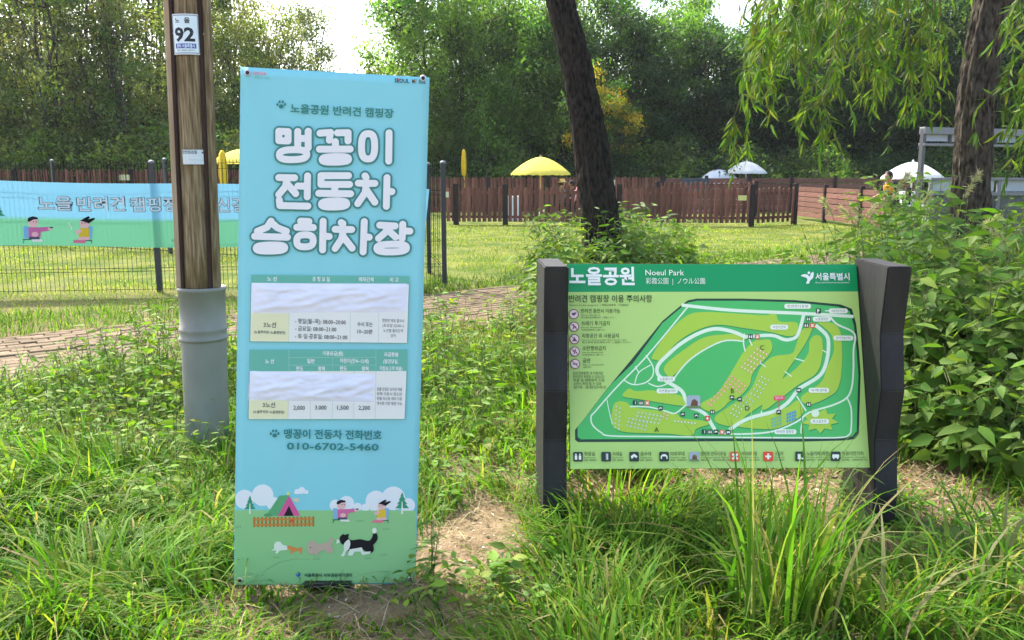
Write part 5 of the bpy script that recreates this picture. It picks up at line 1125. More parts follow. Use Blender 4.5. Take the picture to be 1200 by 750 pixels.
def tree_kind(key, seed, H, spread, z0, ncl, per, L_, cols, style, trunk_r=.1, forks=5, wts=None, multi=1):
    cm, cl = make_crown(seed, H, spread, z0, ncl, per, L_, cols, style, wts); cm.materials.append(M['leaf'])
    g = MB()
    for m_ in range(multi):
        bx = rng.normal(0, .25*(multi > 1), 2); tx = rng.normal(0, .4+.5*(multi > 1), 2)
        top = (tx[0], tx[1], H*.93); pts = branch_mesh(g, (bx[0], bx[1], -.1), top, trunk_r, trunk_r*.15, 10, .35)
        for k in range(forks):
            s_ = pts[2+int(rng.integers(0, 6))]; e = cl[rng.integers(0, len(cl))]
            if e[2] < s_[2]-.3: e = (e[0], e[1], s_[2]+.6)
            branch_mesh(g, s_, e, trunk_r*.38, trunk_r*.08, 5, .3, 5)
    tm = g.mesh('trunk', False); tm.materials.append(M['bark_far']); kinds[key] = (tm, cm)
tree_kind('slim_a', 1, 11, 2.3, 1.4, 120, 110, .16, OL, 'tall', .11, 14, multi=2)
tree_kind('slim_b', 2, 10, 2.1, 1.8, 100, 110, .16, OL, 'tall', .10, 14, multi=3)
tree_kind('green_a', 3, 10, 3.0, 1.2, 150, 170, .19, MG_, 'round', .14, 10)
tree_kind('green_b', 4, 11, 2.8, 1.5, 150, 170, .19, MG_+[(.10, .15, .03)], 'tall', .14, 10)
tree_kind('willow', 5, 11, 3.0, 2.5, 300, 90, .2, WG, 'willow', .18, 10)
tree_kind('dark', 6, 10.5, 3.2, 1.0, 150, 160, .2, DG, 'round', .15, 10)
tree_kind('yellow', 7, 5.2, 1.15, 1.9, 34, 80, .14, YG_+MG_[:1], 'round', .05, 8)
tree_kind('bush_a', 8, 2.9, 2.1, .05, 170, 70, .15, MG_+OL, 'bush', .04, 5, multi=2)
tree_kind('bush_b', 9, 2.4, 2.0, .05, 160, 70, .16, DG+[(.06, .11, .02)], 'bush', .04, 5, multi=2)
tree_kind('bush_c', 10, 3.1, 2.2, .05, 170, 75, .14, [(.11, .15, .03), (.08, .12, .03), (.14, .17, .045)], 'bush', .04, 5, multi=2)
rng = np.random.default_rng(99)
NM = {'slim_a': 'slim_tree', 'slim_b': 'slim_tree', 'green_a': 'broadleaf_tree', 'green_b': 'broadleaf_tree', 'willow': 'willow_tree', 'dark': 'shade_tree', 'yellow': 'yellow_leaved_tree', 'bush_a': 'shrub', 'bush_b': 'shrub', 'bush_c': 'shrub'}
LB = {'slim_a': ('slim trunked olive green tree of the woodland behind the left fence', 'slim trees of the left woodland'), 'slim_b': ('slim trunked olive green tree of the woodland behind the left fence', 'slim trees of the left woodland'),
      'green_a': ('leafy mid green tree in the woodland edge beyond the picket fences', 'green trees beyond the picket fences'), 'green_b': ('leafy mid green tree in the woodland edge beyond the picket fences', 'green trees beyond the picket fences'),
      'willow': ('pale green drooping willow in the woodland beyond the picket fences', 'far willows'), 'dark': ('dark green tree in the shaded woodland behind the umbrellas', 'dark trees of the shaded woodland'),
      'bush_a': ('green undergrowth shrub at the foot of the far woodland', 'undergrowth shrubs of the woodland'), 'bush_b': ('green undergrowth shrub at the foot of the far woodland', 'undergrowth shrubs of the woodland'),
      'bush_c': ('green undergrowth shrub at the foot of the far woodland', 'undergrowth shrubs of the woodland')}
MARKS = [(-400, 'left of the picture frame edge'), (-10, 'above the left end of the cloth banner'), (70, 'above the cartoon campers of the cloth banner'), (130, 'above the middle letters of the cloth banner'), (185, 'just left of the utility pole'), (245, 'just right of the utility pole'), (300, 'behind the left edge of the tall banner'), (370, 'above the tall blue banner'), (430, 'above the right corner of the tall banner'), (490, 'just right of the tall banner'), (550, 'behind the folded yellow umbrella'), (610, 'behind the open yellow umbrella'), (665, 'just left of the leaning trunk'), (730, 'just right of the leaning trunk'), (790, 'left of the pale dome tents'), (850, 'behind the dome tents'), (905, 'behind the small white umbrella'), (965, 'behind the board fence'), (1025, 'left of the large white umbrella'), (1080, 'behind the large white umbrella'), (1135, 'behind the rough willow trunk'), (1190, 'at the right edge of the picture'), (1500, 'right of the picture edge')]
def where(px, Y):
    m = min(MARKS, key=lambda q: abs(q[0]-px))[1]; row = 'front row' if Y < 31 else 'second row' if Y < 35.5 else 'third row' if Y < 41.5 else 'fourth row' if Y < 44.5 else 'back row'
    return m+', '+row
LK = {'slim_a': 'slim twin stemmed olive tree', 'slim_b': 'slim open olive tree', 'green_a': 'round leafy green tree', 'green_b': 'tall leafy green tree', 'willow': 'pale drooping far willow', 'dark': 'dark shaded tree', 'bush_a': 'mid green shrub', 'bush_b': 'dark green shrub', 'bush_c': 'light green shrub'}
def plant_tree(key, px, Y, s=1.0, sz=1.0, label=None):
    x = (px-600)/1000*(Y*.985+.25); tm, cm = kinds[key]
    lb, gr = LB.get(key, (None, None)); lb = LK[key]+' '+where(px, Y) if key in LK else lb; o = empty(NM[key], (x, Y, 0), label or lb, 'shrub' if 'bush' in key else 'tree', None if label else gr, rng.uniform(0, 6.28)); o.scale = (s, s, s*sz)
    link('trunk', tm, parent=o); link('crown', cm, parent=o); return o
# left: slim open trees
for px, Y, k, s_ in ((-40, 30, 'slim_a', 1), (22, 33, 'slim_b', 1.05), (75, 29.5, 'slim_a', .95), (120, 34, 'slim_b', 1.1), (150, 30, 'slim_b', .9), (190, 36, 'slim_a', 1.05), (250, 32, 'slim_a', .85), (285, 37, 'slim_b', .95), (335, 35, 'slim_b', .78), (370, 40, 'slim_a', .8), (-90, 36, 'slim_a', 1.1), (55, 40, 'slim_a', 1.15), (230, 42, 'slim_b', 1.1), (300, 33, 'slim_b', .72)): plant_tree(k, px, Y, s_)
for px, Y, k, s_ in ((-20, 46, 'green_a', .85), (90, 47, 'green_b', .8), (200, 48, 'green_a', .8), (310, 47, 'green_b', .7), (400, 46, 'green_a', .62), (450, 44, 'green_a', .68)): plant_tree(k, px, Y, s_)
# middle
for px, Y, k, s_ in ((500, 39, 'green_b', .98), (545, 39.5, 'willow', 1.05), (480, 44, 'willow', .92), (600, 40, 'green_a', 1.0), (640, 40.5, 'willow', 1.05), (690, 42, 'green_b', 1.0), (735, 39, 'dark', .85), (770, 43, 'green_a', .98), (800, 46, 'green_b', .95), (830, 41, 'dark', .78), (560, 47, 'green_b', 1.05)): plant_tree(k, px, Y, s_)
# right
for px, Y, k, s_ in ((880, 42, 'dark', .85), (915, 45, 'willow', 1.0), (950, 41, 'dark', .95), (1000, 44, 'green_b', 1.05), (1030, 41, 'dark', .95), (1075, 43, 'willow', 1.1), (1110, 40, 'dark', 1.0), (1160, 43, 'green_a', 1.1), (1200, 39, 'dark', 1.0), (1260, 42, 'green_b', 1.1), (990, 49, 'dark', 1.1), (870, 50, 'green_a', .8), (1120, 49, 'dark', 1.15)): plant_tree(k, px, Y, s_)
plant_tree('yellow', 693, 35.5, 1.15, 1.0, 'yellow leaved small tree just behind the middle trunk')
plant_tree('yellow', 722, 36.5, .85, 1.1, 'smaller yellow leaved tree to the right of the middle trunk')
for i, px in enumerate(range(-150, 1360, 62)):
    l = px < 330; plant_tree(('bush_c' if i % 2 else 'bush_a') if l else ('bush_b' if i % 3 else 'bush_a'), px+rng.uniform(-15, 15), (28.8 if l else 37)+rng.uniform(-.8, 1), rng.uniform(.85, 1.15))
for i, px in enumerate(range(-160, 1380, 56)):
    plant_tree('bush_a' if px < 300 else 'bush_b', px+rng.uniform(-15, 15), (32.5 if px < 330 else 41.5)+rng.uniform(-1, 1), rng.uniform(1.15, 1.6))
for i, px in enumerate(range(-160, 1380, 50)):
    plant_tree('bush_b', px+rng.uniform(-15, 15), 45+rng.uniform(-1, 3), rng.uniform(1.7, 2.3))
# ------------------------------------------------------------------ the two near trees
def curved_trunk(name, pxs, Y, label, extra):
    pts = [P(x, y, Y) for x, y, w_ in pxs]; base = pts[-1]
    root = empty(name, (base[0], base[1], 0), label, 'tree'); g = bmesh.new()
    P_ = np.array([p_-np.array([base[0], base[1], 0]) for p_ in pts]); W_ = np.array([w_ for *_, w_ in pxs])*.5*(.87 if 'leaning' in name else .8)/1000*Y
    tt = smooth_line(np.hstack([P_, W_[:, None]]), 26); n = 110; V = []; m_ = len(tt); r_ = np.random.default_rng(5).random((200, n))
    aa, zz = np.meshgrid(np.arange(n)*32/n, tt[:, 2]); tile = lambda q, s1, sd: vnoise(q, zz*s1+3*vnoise(q, zz*1.5, .35, sd+9), 1, sd)
    wr = aa/32; RG = sum(am*((1-np.abs(2*(tile(aa, s1, sd)*(1-wr)+tile(aa-32, s1, sd)*wr)-1))-.6) for am, s1, sd in ((.17, 7, 3), (.07, 16, 4)))
    for j, (x, y, z, w_) in enumerate(tt):
        for i in range(n):
            a = 2*math.pi*i/n; f = 1+.055*math.sin(a*9+z*1.2+2*math.sin(z*3))+.03*math.sin(a*17-z*2.3)+.03*math.sin(a*3+z)
            f += .35*max(0, .35-z)*(1+.6*math.sin(a*5))+RG[j, i]
            V.append((x+w_*f*math.cos(a), y+w_*f*math.sin(a), z))
    Fc = [(j*n+i, j*n+(i+1) % n, (j+1)*n+(i+1) % n, (j+1)*n+i) for j in range(m_-1) for i in range(n)]
    link('trunk', mesh_np('trunk', V, [np.array(Fc)[:, ::-1]], True), M['bark_dark'] if 'leaning' in name else M['bark'], parent=root)
    return root, tt
rt_mid, tt = curved_trunk('leaning_tree', [(628, -170, 34), (640, -80, 34), (656, 0, 34), (672, 60, 36), (684, 120, 40), (696, 200, 45), (705, 270, 49), (707, 330, 54), (707, 372, 62)], 9.0, 'dark leaning tree trunk rising behind the green map board', 0)
rt_w, tw = curved_trunk('willow_tree', [(1195, -180, 46), (1180, -80, 48), (1164, 0, 47), (1150, 70, 46), (1143, 130, 47), (1139, 200, 48), (1138, 270, 52), (1140, 340, 56), (1142, 400, 64)], 7.4, 'rough barked willow at right with long leafy branches hanging across the top', 0)
# limbs and high crown of the leaning tree (above the frame)
g = MB(); topm = tt[0][:3]
tips = []
for k in range(9):
    a = k*.72; e = topm+np.array([math.cos(a)*rng.uniform(1.2, 2.6), math.sin(a)*rng.uniform(.8, 2.2)+.8, rng.uniform(1.2, 3.4)]); branch_mesh(g, topm, e, .1, .02, 6, .3, 6); tips.append(e)
link('limbs', g.mesh('limbs', False), M['bark'], parent=rt_mid)
n = 2600; tp = np.array(tips); pos = tp[rng.integers(0, len(tp), n)]+rng.normal(0, .55, (n, 3))
link('crown', leaves_mesh('crown', pos, rng.normal(0, 1, (n, 3))-np.array([0, 0, .8]), rng.normal(0, .5, (n, 3))+np.array([0, 0, 1]), rng.uniform(.08, .14, n), rng.uniform(.025, .04, n), palette(n, MG_), 0), M['leaf'], parent=rt_mid)
# willow: drooping boughs
def willow_boughs():
    g = MB(); pos = []; dr = []; LL = []; tops = np.array([P(1172, -60, 7.4), P(1185, -120, 7.4)]); base = np.array([rt_w.location.x, rt_w.location.y, 0])
    col = []
    def strand(pts, r0, twig=True, dens=1.0, side=.35):
        pts = smooth_line(np.array(pts), 8); g.tube([tuple(q-base) for q in pts], [r0*(1-.8*i/len(pts)) for i in range(len(pts))], 4)
        L_ = np.linalg.norm(np.diff(pts, axis=0), axis=1).sum(); nl = int(L_*31*dens)
        for k in range(nl):
            t = rng.random()*(len(pts)-1.01); i = int(t); q = pts[i]*(1-t+i)+pts[i+1]*(t-i); tg = norm(pts[i+1]-pts[i])
            pos.append(q-base); d = tg*.9+rng.normal(0, .55, 3)+np.array([0, 0, -.35]); dr.append(d); LL.append(rng.uniform(.065, .14))
    def hang(px, py, Y, tipx, tipy, tw_=6, start=None):
        s_ = P(px, py, Y); e = P(tipx, tipy, Y+rng.uniform(-.3, .2)); mid = s_*.55+e*.45+np.array([(e[0]-s_[0])*.22, 0, .14*abs(e[0]-s_[0])+.05])
        m2 = s_*.2+e*.8+np.array([(e[0]-s_[0])*.12, 0, .02]); pts = [s_, mid, m2, e]; strand(pts, .006)
        sp = smooth_line(np.array(pts), 8)
        for k in range(tw_):
            a = sp[int(rng.integers(3, len(sp)-2))]; l = rng.uniform(.14, .42); dx = rng.normal(0, .12)
            strand([a, a+np.array([dx*.7, rng.normal(0, .06), -l*.45]), a+np.array([dx, rng.normal(0, .08), -l])], .0025, dens=1.35)
    # main visible boughs, measured from the photograph
    for q in ((1010, -40, 6.6, 852, 168, 10), (960, -50, 6.4, 868, 105, 8), (985, -30, 6.3, 938, 140, 8), (1010, -30, 6.2, 962, 168, 12), (1000, -60, 6.5, 905, 95, 8), (1040, -40, 6.1, 1008, 120, 9), (1060, -40, 6.3, 1062, 138, 10), (1045, -60, 6.8, 1028, 100, 8),
              (1085, -50, 6.2, 1088, 85, 7), (1100, -40, 6.8, 1100, 60, 6), (930, -40, 6.0, 893, 60, 6), (900, -50, 6.6, 880, 45, 5), (1200, -40, 5.6, 1180, 110, 7), (1225, -40, 5.4, 1200, 185, 9), (1235, -60, 5.8, 1192, 150, 7), (975, -60, 7.2, 925, 60, 7), (1030, -50, 7.4, 985, 90, 7), (1070, -50, 7.0, 1045, 70, 7)): hang(*q)
    for _ in range(13):
        tx = rng.uniform(868, 1115); hang(tx+rng.uniform(10, 70), rng.uniform(-70, -30), rng.uniform(5.9, 7.6), tx, rng.uniform(0, 62), 6)
    # boughs that carry them
    for a, b in (((1168, -30, 7.4), (1000, -70, 6.6)), ((1168, -30, 7.4), (930, -60, 6.2)), ((1172, -60, 7.4), (1060, -80, 6.2)), ((1172, -60, 7.4), (1235, -60, 5.6)), ((1180, -90, 7.4), (900, -90, 6.6)), ((1180, -90, 7.4), (1100, -60, 6.6))):
        p0, p1 = P(*a)-base, P(*b)-base; m_ = (p0+p1)/2+np.array([0, 0, .35]); g.tube([tuple(p0), tuple(m_), tuple(p1)], [.05, .03, .012], 6)
    # thin bare twig at the upper left of the boughs
    strand([P(885, -20, 6.4), P(862, 20, 6.4), P(838, 48, 6.4), P(826, 92, 6.4)], .004, dens=.12)
    link('boughs', g.mesh('boughs', False), mat_noise('willow_twig', (.10, .085, .03), (.16, .12, .05), 8), parent=rt_w)
    n = len(pos); pos_ = np.array(pos); L_ = np.array(LL)
    link('foliage', leaves_mesh('foliage', pos_, np.array(dr), rng.normal(0, .7, (n, 3))+np.array([0, -.4, .8]), L_, L_*rng.uniform(.13, .19, n), palette(n, [(.09, .175, .02), (.115, .21, .028), (.07, .145, .018), (.165, .21, .032)], .2), 1), M['leaf_near'], parent=rt_w, kind='stuff')
    # high crown above the frame
    n = 2500; c = P(1150, -260, 7.6)-base; pos_ = c+rng.normal(0, 1, (n, 3))*np.array([1.3, 1.2, .7])
    link('crown', leaves_mesh('crown', pos_, rng.normal(0, .5, (n, 3))-np.array([0, 0, 1]), rng.normal(0, .6, (n, 3))+np.array([0, 0, 1]), rng.uniform(.08, .14, n), rng.uniform(.018, .025, n), palette(n, WG), 0), M['leaf_near'], parent=rt_w)
willow_boughs()
# ------------------------------------------------------------------ grass
def dist_seg(x, y, a, b):
    ab = np.array(b)-np.array(a); t = np.clip(((x-a[0])*ab[0]+(y-a[1])*ab[1])/(ab@ab), 0, 1); return np.hypot(x-a[0]-t*ab[0], y-a[1]-t*ab[1])
bare = []   # trodden patches (x, y, rx, ry)
for px, py, rx, ry in ((560, 628, .33, .32), (522, 658, .28, .17), (590, 600, .27, .26), (430, 712, .26, .05), (700, 580, .3, .18), (760, 575, .4, .24), (850, 570, .45, .26), (950, 575, .4, .26), (1090, 565, .42, .28), (1110, 600, .25, .12), (690, 640, .1, .08), (620, 560, .22, .15), (160, 700, .2, .05), (540, 560, .12, .15)):
    g_ = G(px, py); bare.append((g_[0], g_[1], rx, ry))
def bareness(x, y):
    b = np.zeros(len(x)); wx = x+(vnoise(x, y, 6, 21)-.5)*.22; wy = y+(vnoise(x, y, 6, 22)-.5)*.22
    for bx, by, rx, ry in bare: b = np.maximum(b, 1-np.clip(np.hypot((wx-bx)/rx, (wy-by)/ry)-.55, 0, 1)/.45)
    return b
def onpath(x, y, m_=0.0):
    c = PN[0]*x+PN[1]*y+(vnoise(x, y, 2.2, 31)-.5)*.35; return (c > C0-m_) & (c < C1+m_)
def scatter(n, y0, y1, slope=.68, x_pad=.4, bias=1.0):
    y = y0+(y1-y0)*rng.random(n)**bias; x = (rng.random(n)*2-1)*(y*slope+x_pad); return x, y
def keep_off(x, y):
    k = np.ones(len(x), bool)
    for (cx, cy, r) in ((rt_mid.location.x, rt_mid.location.y, .25), (rt_w.location.x, rt_w.location.y, .25)): k &= np.hypot(x-cx, y-cy) > r
    pb = G(244, 527); k &= np.hypot(x-pb[0], y-pb[1]) > .13
    return k
GC = [(.085, .20, .014), (.115, .235, .018), (.058, .15, .012), (.165, .26, .024), (.21, .26, .035)]
GD = [(.30, .25, .10), (.24, .22, .08)]
def bend_az(n, mean=None, sd=1.2): return rng.uniform(0, 2*math.pi, n) if mean is None else rng.normal(mean, sd, n)
# foreground sward, y 2.2 .. 6.6
def sward():
    x, y = scatter(85000, 2.2, 6.9, .66, .3, .85); k = keep_off(x, y) & ~onpath(x, y, -.08)
    dn = vnoise(x, y, 2.6, 41)*.6+vnoise(x, y, 7, 42)*.4; b = bareness(x, y)
    k &= (rng.random(len(x)) < np.clip(.45+1.3*(dn-.35), .1, 1)) & (rng.random(len(x)) > b*.985)
    x, y = x[k], y[k]; dn = dn[k]; n = len(x)
    hb = .09+.16*vnoise(x, y, 1.6, 43)**1.5*1.4; left = np.clip((-x-.9)/1.2, 0, 1); hb *= 1+.35*left*(y < 5)
    hb = np.where(PN[0]*x+PN[1]*y > C1, .05+.05*dn, hb); hb *= np.where(np.hypot(x+.55, y-2.75) < .5, .5, 1)
    h = hb*rng.uniform(.5, 1.5, n); col = palette(n, GC+GD, .2, [.24, .26, .16, .18, .1, .04, .02])
    # tone drifts with clump
    tone = (.75+.5*vnoise(x, y, 1.1, 44))[:, None]; col = np.clip(col*tone, .01, .5)
    az = vnoise(x, y, 1.8, 45)*9+rng.normal(0, .7, n)
    blades('grass', np.stack([x, y, gz(x, y)-.005], 1), h, rng.uniform(.005, .013, n)*(1+h*1.2), rng.uniform(.25, 1.35, n), az, col, 4, 1.6, kind='stuff', label='bright green unmown grass growing round the signs', cat='grass')
sward()
def thatch():
    x, y = scatter(16000, 2.3, 6.6, .64, .3, .9); k = keep_off(x, y) & ~onpath(x, y, -.05); x, y = x[k], y[k]; n = len(x)
    blades('dry_thatch', np.stack([x, y, gz(x, y)+rng.uniform(0, .03, n)], 1), rng.uniform(.02, .06, n), rng.uniform(.002, .005, n), rng.uniform(1.5, 4.5, n), rng.uniform(0, 6.28, n), palette(n, [(.30, .24, .12), (.22, .17, .08), (.38, .32, .18), (.16, .11, .05)], .15), 3, 1.2, mat=M['dry'], kind='stuff', label='dead straw coloured stems matted under the green grass', cat='thatch')
thatch()
# broad bladed clumps: arching, long
def clump(px, py, n, h, wd, label, spread=.16, lean=(.2, 1.0), cols=None, seg=6, grp=None):
    c = G(px, py); r = spread*np.sqrt(rng.random(n)); a = rng.uniform(0, 6.28, n); x = r*np.cos(a); y = r*np.sin(a)*.8
    col = palette(n, cols or [(.07, .175, .015), (.095, .215, .02), (.055, .135, .013), (.15, .22, .04), (.26, .25, .11)], .16)
    b = np.stack([x, y, np.zeros(n)-.01], 1); az = np.arctan2(y, x)+rng.normal(0, .9, n)
    o = blades('grass_clump', b, h*rng.uniform(.5, 1.05, n), wd*rng.uniform(.6, 1.2, n), rng.uniform(*lean, n), az, col, seg, 1.9, label=label, cat='grass clump', group=grp)
    o['kind'] = 'stuff'; o.location = (c[0], c[1], float(gz(c[0], c[1]))); return o
clump(915, 735, 58, .84, .017, 'tall reedy grass clump standing in front of the map board', .17, (.06, .55))
clump(932, 742, 4, .86, .026, 'few very broad upright grass blades reaching over the lower edge of the board', .06, (.03, .22), cols=[(.07, .15, .015), (.09, .18, .018)])
clump(948, 720, 34, .6, .016, 'tall reedy grass just right of the big clump before the board', .12, (.15, .8))
clump(880, 700, 34, .55, .018, 'arching grass clump left of the tall reedy clump', .14, (.3, 1.2))
clump(1010, 735, 60, .5, .017, 'broad bladed grass clump by the right post foot', .2, (.3, 1.2))
clump(1100, 720, 90, .46, .016, 'broad bladed grass clump in the lower right corner', .3, (.4, 1.3))
clump(1170, 690, 80, .5, .016, 'arching grass clump at the right edge of the picture', .25, (.4, 1.3))
clump(740, 650, 80, .3, .012, 'grass clump between the posts under the map board', .2, (.4, 1.3))
clump(790, 700, 90, .32, .014, 'grass clump in front of the board, left of the reeds', .24, (.5, 1.4))
clump(690, 720, 60, .26, .011, 'grass clump before the left board post', .2, (.5, 1.4))
clump(600, 735, 70, .2, .007, 'short grass clump at the lower edge between the signs', .24, (.5, 1.4))
clump(530, 735, 40, .2, .007, 'grass clump at the lower right corner of the blue banner', .15, (.4, 1.3))
clump(230, 600, 90, .36, .011, 'grass clump in the shade at the left of the blue banner', .22, (.4, 1.3))
clump(60, 660, 120, .36, .012, 'long grass clump in the lower left of the picture', .32, (.5, 1.4))
clump(150, 690, 100, .3, .012, 'long grass clump bending left of the blue banner foot', .28, (.5, 1.4))
clump(240, 700, 70, .25, .007, 'grass clump at the lower left corner of the blue banner', .18, (.5, 1.4))
clump(20, 720, 80, .36, .008, 'grass clump at the bottom left corner of the picture', .25, (.5, 1.4))
clump(600, 590, 60, .2, .007, 'small bright grass tuft between banner and board', .09, (.3, 1.1))
clump(262, 560, 70, .42, .007, 'grass tuft leaning out at the foot of the utility pole', .15, (.2, 1.1))
clump(520, 520, 90, .36, .008, 'bright grass clump right of the blue banner', .25, (.3, 1.2))
# middle ground: verge, lawn
def lawn():
    x, y = scatter(150000, 6.2, 25.5, .68, .5, 1.0); w_ = (6.2/y)**.3
    k = keep_off(x, y) & ~onpath(x, y, -.12) ; c = PN[0]*x+PN[1]*y; dn = vnoise(x, y, 1.0, 51)*.6+vnoise(x, y, 3, 52)*.4
    far = c > C1+.2
    k &= rng.random(len(x)) < np.where(far, np.clip(.35+1.6*(dn-.3), .1, 1), 1)
    x, y, c, dn = x[k], y[k], c[k], dn[k]; n = len(x); near = c < C0
    h = np.where(near, .14+.14*vnoise(x, y, 1.2, 53), .035+.045*dn)*rng.uniform(.6, 1.4, n); verge = (c > C1) & (c < C1+1.3); h = np.where(verge, .10+.09*dn, h)
    wd = np.clip(.0055*(y/6)**.9, .006, .024)*np.where(verge, 1.5, 1)*rng.uniform(.7, 1.3, n)
    col = palette(n, [(.16, .23, .022), (.22, .27, .03), (.12, .19, .018), (.30, .31, .07)], .15); tone = (.7+.6*vnoise(x, y, .5, 54))[:, None]; col = np.clip(col*tone, .01, .6)
    # verge by the fence is darker green
    col = np.where(verge[:, None], col*np.array([.5, .72, .55]), col)
    blades('lawn_grass', np.stack([x, y, gz(x, y)-.004], 1), h, wd, rng.uniform(.2, 1.1, n), rng.uniform(0, 6.28, n), col, 2, 1.4, kind='stuff', label='yellow green mown lawn between the path and the fences', cat='lawn')
lawn()
# dry leaf litter and twigs under the board and on bare soil
def litter():
    n = 9000; x, y = scatter(n*6, 2.5, 6.4, .6, .2); b = .12*bareness(x, y)+.8*((x > .2) & (x < 2.9) & (y > 3.5) & (y < 5.0)); k = rng.random(len(x)) < b*.55; x, y = x[k][:n], y[k][:n]; n = len(x)
    d = rng.normal(0, 1, (n, 3))*np.array([1, 1, .25]); nr = rng.normal(0, .35, (n, 3))+np.array([0, 0, 1]); L_ = rng.uniform(.012, .045, n)
    me = leaves_mesh('leaf_litter', np.stack([x, y, gz(x, y)+rng.uniform(.004, .016, n)], 1), d, nr, L_, L_*rng.uniform(.3, .6, n), palette(n, [(.26, .17, .09), (.36, .27, .16), (.14, .09, .05), (.10, .07, .04), (.42, .34, .22), (.3, .14, .07)], .2), 1)
    link('leaf_litter', me, M['dry'], kind='stuff', label='dry brown leaf litter on the bare soil below the map board', cat='leaf litter')
    n = 1500; x, y = scatter(n*5, 2.5, 5.5, .6, .2); b = bareness(x, y); k = rng.random(len(x)) < b*.6; x, y = x[k][:n], y[k][:n]; n = len(x)
    me = leaves_mesh('small_stones', np.stack([x, y, gz(x, y)+.004], 1), rng.normal(0, 1, (n, 3))*np.array([1, 1, .5]), rng.normal(0, .5, (n, 3))+np.array([0, 0, 1]), rng.uniform(.006, .018, n), rng.uniform(.006, .015, n), palette(n, [(.35, .27, .19), (.45, .4, .33)], .2), 1)
    link('gravel_specks', me, M['dry'], kind='stuff', label='small stones and crumbs on the trodden earth between the signs', cat='gravel')
litter()
# ------------------------------------------------------------------ broadleaf weeds and shrubs
leaf_lib = {}
def leaf_lib_mesh(key, cols, aspect):
    out = []
    for k in range(4):
        m_ = leaves_mesh('leaf', np.zeros((1, 3)), np.array([[0, 1., 0]]), np.array([[0, 0, 1.]]), np.array([1.]), np.array([aspect]), np.array([cols[k % len(cols)]]), 1); m_.materials.append(M['leaf_near']); out.append(m_)
    leaf_lib[key] = out
SHC = [(.085, .17, .024), (.11, .20, .03), (.06, .13, .02), (.15, .24, .04)]
leaf_lib_mesh('ovate', SHC, .44); leaf_lib_mesh('lance', [(.09, .16, .025), (.11, .18, .03), (.13, .19, .035), (.08, .14, .02)], .26)
def orient(d, nr):
    d = norm(np.array(d, float)); s_ = norm(np.cross(d, nr)); u = np.cross(s_, d)
    return Matrix(((s_[0], d[0], u[0], 0), (s_[1], d[1], u[1], 0), (s_[2], d[2], u[2], 0), (0, 0, 0, 1)))
def weed(px, py, h, label, Y=None, nst=1, leafL=.09, key='lance', spread=.1, step=.05, objs=False, grp=None, cols=None, branchy=.5, name='weed_plant', aspect=None, cat='plant', base=None):
    b = G(px, py) if Y is None else np.array([P(px, 300, Y)[0], Y, 0.]); z = float(gz(b[0], b[1]))
    root = empty(name, (b[0], b[1], z), label, cat, grp); g = MB(); pos = []; dr = []; LL = []
    for s_ in range(nst):
        a = rng.uniform(0, 6.28); hh = h*rng.uniform(.7, 1.05); r = spread*rng.random(); b0 = np.array([r*math.cos(a)*.4, r*math.sin(a)*.4, -.02]); ln = rng.uniform(.05, .28)*hh
        pts = smooth_line(np.array([b0, b0+np.array([ln*.2*math.cos(a), ln*.2*math.sin(a), hh*.35]), b0+np.array([ln*.6*math.cos(a), ln*.6*math.sin(a), hh*.7]), b0+np.array([ln*1.1*math.cos(a), ln*1.1*math.sin(a), hh])]), 6)
        g.tube([tuple(q) for q in pts], [max(.0015, .0045*h**.5*(1-.75*i/len(pts))) for i in range(len(pts))], 5)
        nl = int(hh/step); ph = rng.uniform(0, 6)
        for k in range(nl):
            t = (k+.6)/nl; t = .12+.88*t; i = min(int(t*(len(pts)-1)), len(pts)-2); f = t*(len(pts)-1)-i; q = pts[i]*(1-f)+pts[i+1]*f
            an = ph+k*2.4; sz = leafL*(1.15-.6*t)*rng.uniform(.75, 1.2); el_ = rng.uniform(.05, .7)
            if rng.random() < branchy and t < .9 and h > .35:
                l = (.1+.26*(1-t))*h**.7*rng.uniform(.6, 1.1); e = q+np.array([math.cos(an)*l, math.sin(an)*l, l*.55]); g.tube([tuple(q), tuple((q+e)/2+np.array([0, 0, .01])), tuple(e)], [.002, .0015, .001], 4, False)
                for j in range(max(2, int(l/.045))):
                    ff = (j+1)/max(2, int(l/.045)); c = q*(1-ff)+e*ff; an2 = an+(1 if j % 2 else -1)*rng.uniform(.5, 1.2); pos.append(c); dr.append((math.cos(an2), math.sin(an2), rng.uniform(-.8, .25))); LL.append(sz*rng.uniform(.55, .9))
            else: pos.append(q); dr.append((math.cos(an), math.sin(an), el_*.6-.1)); LL.append(sz)
    link('stem', g.mesh('stem', False), M['stem'], parent=root)
    n = len(pos); pos = np.array(pos); dr = np.array(dr); LL = np.array(LL); asp = aspect or (.26 if key == 'lance' else .44)
    if objs and n > 0:
        for i in range(min(n, 90)):
            o = link('leaf', leaf_lib[key][i % 4], parent=root); o.matrix_local = Matrix.Translation(pos[i])@orient(dr[i], (rng.normal(0, .25), rng.normal(0, .25), 1))@Matrix.Scale(LL[i], 4)
        pos, dr, LL = pos[90:], dr[90:], LL[90:]; n = len(pos)
    if n: link('foliage', leaves_mesh('foliage', pos, dr, rng.normal(0, .55, (n, 3))+np.array([0, -.3, .9]), LL, LL*asp*rng.uniform(.8, 1.25, n), palette(n, cols or SHC, .15), 1), M['leaf_near'], parent=root, kind='stuff')
    return root
M['stem'] = mat_noise('green_stem', (.09, .12, .03), (.14, .15, .05), 10, .6, .3, 0)
WC = [(.13, .25, .022), (.17, .29, .03), (.10, .20, .018), (.22, .29, .04)]
